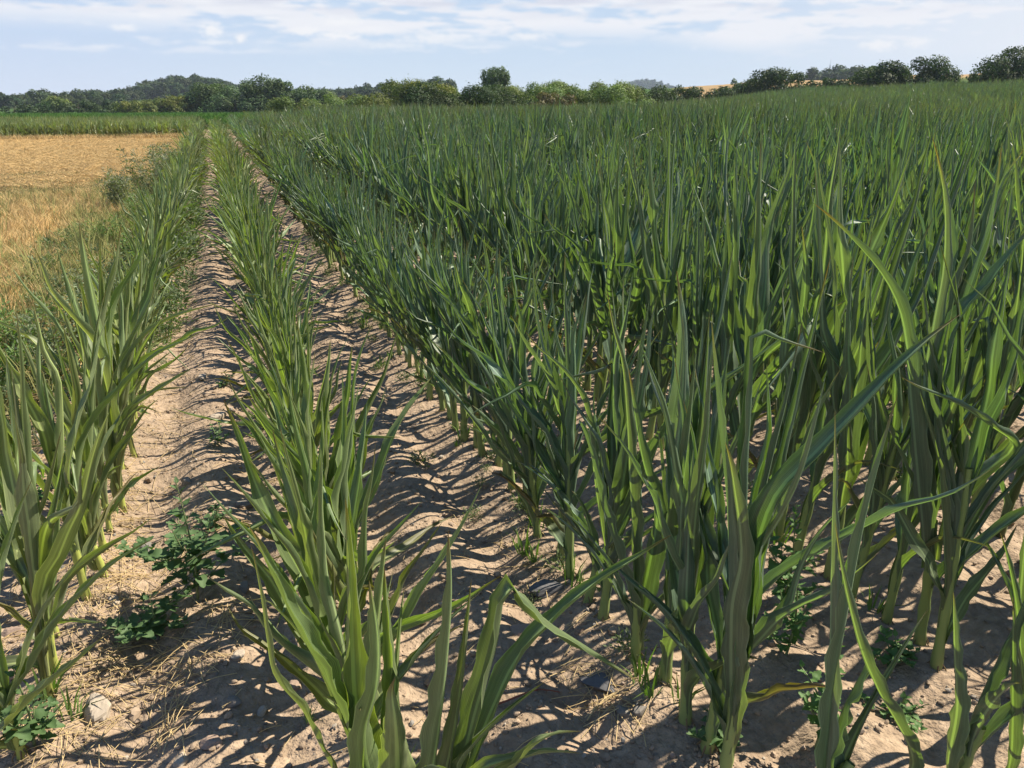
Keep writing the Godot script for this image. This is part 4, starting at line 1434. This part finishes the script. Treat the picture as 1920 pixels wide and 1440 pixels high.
	for i in 520:
		var z := r.randf_range(-34.0, -4.9)
		var x := -0.53 + r.randf_range(-0.32, 0.20)
		(xs if i % 2 else xs2).append(on_ground(x, z, r.randf() * TAU, r.randf_range(0.7, 1.6) * smoothstep(-3.5, -7.5, z)))
	for i in 260:
		var z := r.randf_range(-12.0, -4.3)
		var x := r.randf_range(-1.75, -0.7)
		(xs if i % 2 else xs2).append(on_ground(x, z, r.randf() * TAU, r.randf_range(0.4, 1.0)))
	scatter(under, "leafy_weeds", leafy[1], M.weed, xs)
	scatter(under, "leafy_weeds", leafy2[1], M.weed, xs2)
	# weeds low between the rows of maize
	var between := stuff("weed_seedlings", "scattered weed seedlings and grass at the feet of the maize rows", "weeds")
	xs = []
	for i in 330:
		var row := r.randi_range(1, 6)
		var z := r.randf_range(-12.0, -1.5)
		var x := row_x(row) + r.randfn() * 0.10
		if row == 1 and r.randf() < 0.6:
			continue
		xs.append(on_ground(x, z, r.randf() * TAU, r.randf_range(0.15, 0.5)))
	scatter(between, "seedlings", leafy2[1], M.weed, xs)
	var gt := tuft_mesh(71, 14, 0.10, 0.09, 0.006, Color(0.1350, 0.2250, 0.0675), Color(0.1800, 0.2700, 0.0788))
	xs = []
	for i in 260:
		var row := r.randi_range(0, 6)
		var z := r.randf_range(-9.0, -1.4)
		xs.append(on_ground(row_x(row) + r.randfn() * 0.06, z, r.randf() * TAU, r.randf_range(0.6, 1.4)))
	scatter(between, "grass_tufts", gt, M.weed, xs)

func lump_mesh(sd: int, flat: float, rough: float, nr: int, nc: int, c: Color) -> ArrayMesh:
	# a pebble: rounded, with a few worn planes cut off it
	var n := FastNoiseLite.new()
	n.seed = sd
	n.frequency = 0.9
	n.fractal_octaves = 3
	var r := RandomNumberGenerator.new()
	r.seed = sd
	var planes := []
	for f in 9:
		planes.append([Vector3(r.randfn(), r.randfn(), r.randfn()).normalized(), r.randf_range(0.5, 0.85)])
	planes.append([Vector3(0.2, 1.0, 0.1).normalized(), 0.72])
	var b := Buf.new()
	var p := PackedVector3Array()
	var cc := PackedColorArray()
	for i in nr:
		var th := PI * i / (nr - 1)
		for k in nc:
			var ph := TAU * k / nc
			var d := Vector3(sin(th) * cos(ph), cos(th), -sin(th) * sin(ph))
			var q := 1.0 + rough * n.get_noise_3d(d.x * 1.4, d.y * 1.4, d.z * 1.4)
			for f in planes:
				var dp := d.dot(f[0])
				if dp > 0.2:
					q = minf(q, f[1] / dp)
			q *= 1.0 + 0.06 * n.get_noise_3d(d.x * 5.0, d.y * 5.0, d.z * 5.0)
			p.append(d * q * Vector3(1.0, flat, 0.78))
			var v := 1.0 + 0.25 * n.get_noise_3d(d.x * 3.0, d.y * 3.0, d.z * 3.0)
			cc.append(Color(c.r * v, c.g * v, c.b * v))
	lattice_flat(b, p, cc, nr, nc)
	return b.mesh()

func stones() -> void:
	var tones := [Color(0.4200, 0.3600, 0.2850), Color(0.2250, 0.2063, 0.1800), Color(0.3450, 0.2550, 0.1950), Color(0.15, 0.15, 0.155)]
	var i := 0
	for s in STONES:
		i += 1
		var o := MeshInstance3D.new()
		o.mesh = lump_mesh(40 + i, s[3], 0.30 if s[4] == 0 else 0.22, 19, 28, tones[s[4]])
		o.material_override = M.stone
		place(o, "field_stone", s[5], "stone", "stones on the soil")
		o.transform = Transform3D(Basis(Vector3.UP, i * 1.3) * Basis.from_scale(Vector3(1.25, 1.0, 1.0) * s[2]), Vector3(s[0], gn(s[0], s[1]) + s[2] * s[3] * 0.30, s[1]))
	# small gravel and clods
	var r := RandomNumberGenerator.new()
	r.seed = 15
	var grav := stuff("soil_gravel", "small pebbles and crumbs of dry soil strewn over the ground", "gravel")
	var pebbles := [lump_mesh(81, 0.7, 0.5, 6, 8, Color(1, 1, 1)), lump_mesh(82, 0.6, 0.6, 6, 7, Color(1, 1, 1)), lump_mesh(83, 0.8, 0.7, 5, 7, Color(1, 1, 1))]
	var xs := [[], [], []]
	var cs := [[], [], []]
	for k in 26000:
		var z := -1.2 - pow(r.randf(), 1.7) * 9.0
		var x := r.randf_range(-1.4, 1.0) if r.randf() < 0.72 else r.randf_range(0.9, 3.6)
		var clod := r.randf() < 0.72
		var s := 0.0025 + 0.010 * pow(r.randf(), 3.0) if clod else 0.002 + 0.009 * pow(r.randf(), 4.0)
		if r.randf() < 0.06:
			s *= 2.0
		var v := r.randf_range(0.75, 1.15)
		var c := Color(SOIL.r * v, SOIL.g * v, SOIL.b * v)
		if not clod:
			c = [Color(0.3900, 0.3450, 0.2850), Color(0.2550, 0.2400, 0.2175), Color(0.3450, 0.2700, 0.2100)][r.randi() % 3] * v
		var q := r.randi() % 3
		xs[q].append(Transform3D(Basis.from_euler(Vector3(r.randf_range(-0.4, 0.4), r.randf() * TAU, r.randf_range(-0.4, 0.4))).scaled(Vector3.ONE * s), Vector3(x, gn(x, z) + s * 0.3, z)))
		cs[q].append(c)
	for q in 3:
		scatter(grav, "crumbs", pebbles[q], M.stone, xs[q], cs[q])
	# dry reddish stem lying on the hump
	var o := MeshInstance3D.new()
	var b := Buf.new()
	var p := PackedVector3Array()
	var rd := PackedFloat32Array()
	var cc := PackedColorArray()
	for k in 9:
		var t := k / 8.0
		var x := lerpf(0.46, 0.72, t)
		var z := -1.62 + 0.015 * sin(t * 5.0)
		p.append(Vector3(x, gn(x, z) + 0.008 + 0.008 * sin(t * PI), z))
		rd.append(lerpf(0.0032, 0.0014, t))
		cc.append(Color(0.26, 0.09, 0.055))
	tube(b, p, rd, 6, cc)
	o.mesh = b.mesh()
	o.material_override = M.bark
	place(o, "dry_stem", "thin dry reddish stem lying across the hump beside the nearest clump", "stem")

func straw_mesh(sd: int) -> ArrayMesh:
	var r := RandomNumberGenerator.new()
	r.seed = sd
	var b := Buf.new()
	var p := PackedVector3Array()
	var rd := PackedFloat32Array()
	var cc := PackedColorArray()
	var bend := r.randf_range(-0.16, 0.16)
	for k in 4:
		var t := k / 3.0
		p.append(Vector3(t - 0.5, 0.05 * sin(t * PI), bend * sin(t * PI)))
		rd.append(0.011)
		cc.append(Color.WHITE)
	tube(b, p, rd, 3, cc)
	return b.mesh()

func litter() -> void:
	var r := RandomNumberGenerator.new()
	r.seed = 25
	var st := stuff("straw_litter", "loose golden straw strewn along the outermost row and the wheel track", "straw")
	var ms := [straw_mesh(1), straw_mesh(2), straw_mesh(3)]
	var xs := [[], [], []]
	var cs := [[], [], []]
	# heaps: x, z, spread x, spread z, count
	var heaps := [[-0.44, -2.05, 0.05, 0.20, 150], [-0.48, -2.5, 0.06, 0.25, 230], [-0.47, -3.0, 0.06, 0.3, 170], [-0.32, -2.12, 0.07, 0.04, 70], [-0.22, -2.00, 0.09, 0.035, 70], [-0.27, -1.84, 0.03, 0.05, 55], [-0.12, -2.22, 0.05, 0.07, 60], [-0.28, -2.6, 0.10, 0.08, 70], [-0.70, -2.5, 0.14, 0.5, 420], [-0.85, -3.4, 0.18, 0.7, 700], [-0.62, -1.95, 0.08, 0.15, 160], [-0.60, -3.6, 0.10, 0.5, 200], [-0.18, -2.85, 0.06, 0.08, 60], [0.80, -1.62, 0.04, 0.08, 70], [0.82, -1.52, 0.05, 0.05, 40], [0.84, -2.1, 0.05, 0.3, 60], [0.07, -3.6, 0.05, 0.6, 70], [-0.40, -4.2, 0.08, 0.8, 160], [-1.1, -4.3, 0.3, 0.6, 700]]
	for h in heaps:
		for i in int(h[4] * 0.6):
			var x: float = h[0] + r.randfn() * h[2]
			var z: float = h[1] + r.randfn() * h[3]
			if z > -1.0:
				continue
			add_straw(r, x, z, r.randf_range(0.03, 0.15), xs, cs)
	for i in 380:
		add_straw(r, r.randf_range(-0.5, 1.0), -1.4 - pow(r.randf(), 1.4) * 7.0, r.randf_range(0.02, 0.10), xs, cs)
	for i in 9000:
		var z := -2.2 - pow(r.randf(), 1.3) * 14.0
		add_straw(r, -0.85 - pow(r.randf(), 0.8) * (0.8 + 0.33 * -z), z, r.randf_range(0.06, 0.22), xs, cs)
	for q in 3:
		scatter(st, "straws", ms[q], M.straw, xs[q], cs[q])
	# standing stubble and dry grass
	var sb := stuff("stubble", "golden stubble and dry grass of the harvested field", "stubble")
	var dry := [tuft_mesh(11, 20, 0.17, 0.16, 0.006, Color(0.75, 0.75, 0.75), Color(1, 1, 1)), tuft_mesh(12, 16, 0.13, 0.12, 0.007, Color(0.75, 0.75, 0.75), Color(1, 1, 1)), tuft_mesh(13, 12, 0.34, 0.20, 0.006, Color(0.8, 0.8, 0.8), Color(1, 1, 1))]
	var far_tuft := tuft_mesh(14, 26, 0.17, 0.34, 0.014, Color(0.75, 0.75, 0.75), Color(1, 1, 1))
	var gx := [[], [], []]
	var gc := [[], [], []]
	for i in 9500:
		var z := -3.4 - pow(r.randf(), 1.15) * 12.0
		var x := -0.9 - r.randf() * (0.75 - 0.27 * z)
		var n := nA.get_noise_2d(x * 0.35, z * 0.35)
		if z > -5.6 and x > -1.9 and r.randf() < 0.9:
			continue
		var gp := 0.05 + 0.75 * exp(-pow((x + 1.15) / 0.5, 2.0)) + 0.3 * smoothstep(0.0, 0.4, n) + 0.35 * exp(-pow((z + 14.5) / 2.2, 2.0))
		var q := r.randi() % 2
		var c := GOLD.lerp(DRY, r.randf()) * r.randf_range(1.05, 1.5)
		if r.randf() < gp * 0.8:
			c = Color(0.17, 0.22, 0.075).lerp(Color(0.34, 0.32, 0.13), r.randf()) * r.randf_range(0.8, 1.2)
			if r.randf() < 0.25:
				q = 2
		c.a = 1.0
		gx[q].append(on_ground(x, z, r.randf() * TAU, r.randf_range(0.6, 1.3)))
		gc[q].append(c)
	for q in 3:
		scatter(sb, "dry_tufts", dry[q], M.straw, gx[q], gc[q])
	var fx := []
	var fc := []
	for i in 11000:
		var z := -12.5 - pow(r.randf(), 1.1) * 26.3
		var x := -0.95 - r.randf() * (0.6 - 0.25 * z)
		var n := nA.get_noise_2d(x * 0.35, z * 0.35)
		var c := GOLD.lerp(DRY, r.randf() * 0.5) * r.randf_range(1.1, 1.5)
		var gp := 0.55 * exp(-pow((x + 1.1) / 0.5, 2.0)) + 0.7 * smoothstep(0.05, 0.4, n) * smoothstep(-24.0, -13.0, z) + 0.3 * exp(-pow((z + 15.0) / 2.5, 2.0))
		if r.randf() < gp:
			c = Color(0.18, 0.22, 0.08).lerp(Color(0.36, 0.33, 0.14), r.randf()) * r.randf_range(0.8, 1.2)
		c.a = 1.0
		var s := r.randf_range(0.5, 1.0)
		fx.append(Transform3D(Basis(Vector3.UP, r.randf() * TAU).scaled(Vector3(s * 1.3, s * 0.6, s * 1.3)), Vector3(x, gn(x, z), z)))
		fc.append(c)
	# taller dry grass at the end of the stubble and along the maize
	for i in 620:
		var z := -39.0 + r.randfn() * 0.4
		var x := -0.7 - r.randf() * 13.0
		if i % 3 == 0:
			z = r.randf_range(-39.0, -20.0)
			x = -0.95 + r.randfn() * 0.14
		fx.append(Transform3D(Basis(Vector3.UP, r.randf() * TAU).scaled(Vector3(1.0, r.randf_range(0.7, 1.7), 1.0)), Vector3(x, gn(x, z), z)))
		fc.append(GOLD.lerp(DRY, r.randf()) * r.randf_range(0.9, 1.3))
	scatter(sb, "far_tufts", far_tuft, M.straw, fx, fc)

func add_straw(r: RandomNumberGenerator, x: float, z: float, l: float, xs: Array, cs: Array) -> void:
	var q := r.randi() % 3
	var yaw := r.randf() * TAU
	var e := l * 0.45
	var y0 := gn(x - cos(yaw) * e, z + sin(yaw) * e)
	var y1 := gn(x + cos(yaw) * e, z - sin(yaw) * e)
	var pitch := atan2(y1 - y0, e * 2.0) + r.randf_range(-0.06, 0.12)
	var b := Basis(Vector3.UP, yaw) * Basis(Vector3(0, 0, 1), pitch) * Basis.from_scale(Vector3(l, 0.075 + l * 0.3, 0.075 + l * 0.3))
	xs[q].append(Transform3D(b, Vector3(x, (y0 + y1) * 0.5 + 0.004 + r.randf() * 0.008, z)))
	var v := r.randf_range(0.75, 1.15)
	cs[q].append(Color(0.62 * v, 0.47 * v, 0.24 * v))
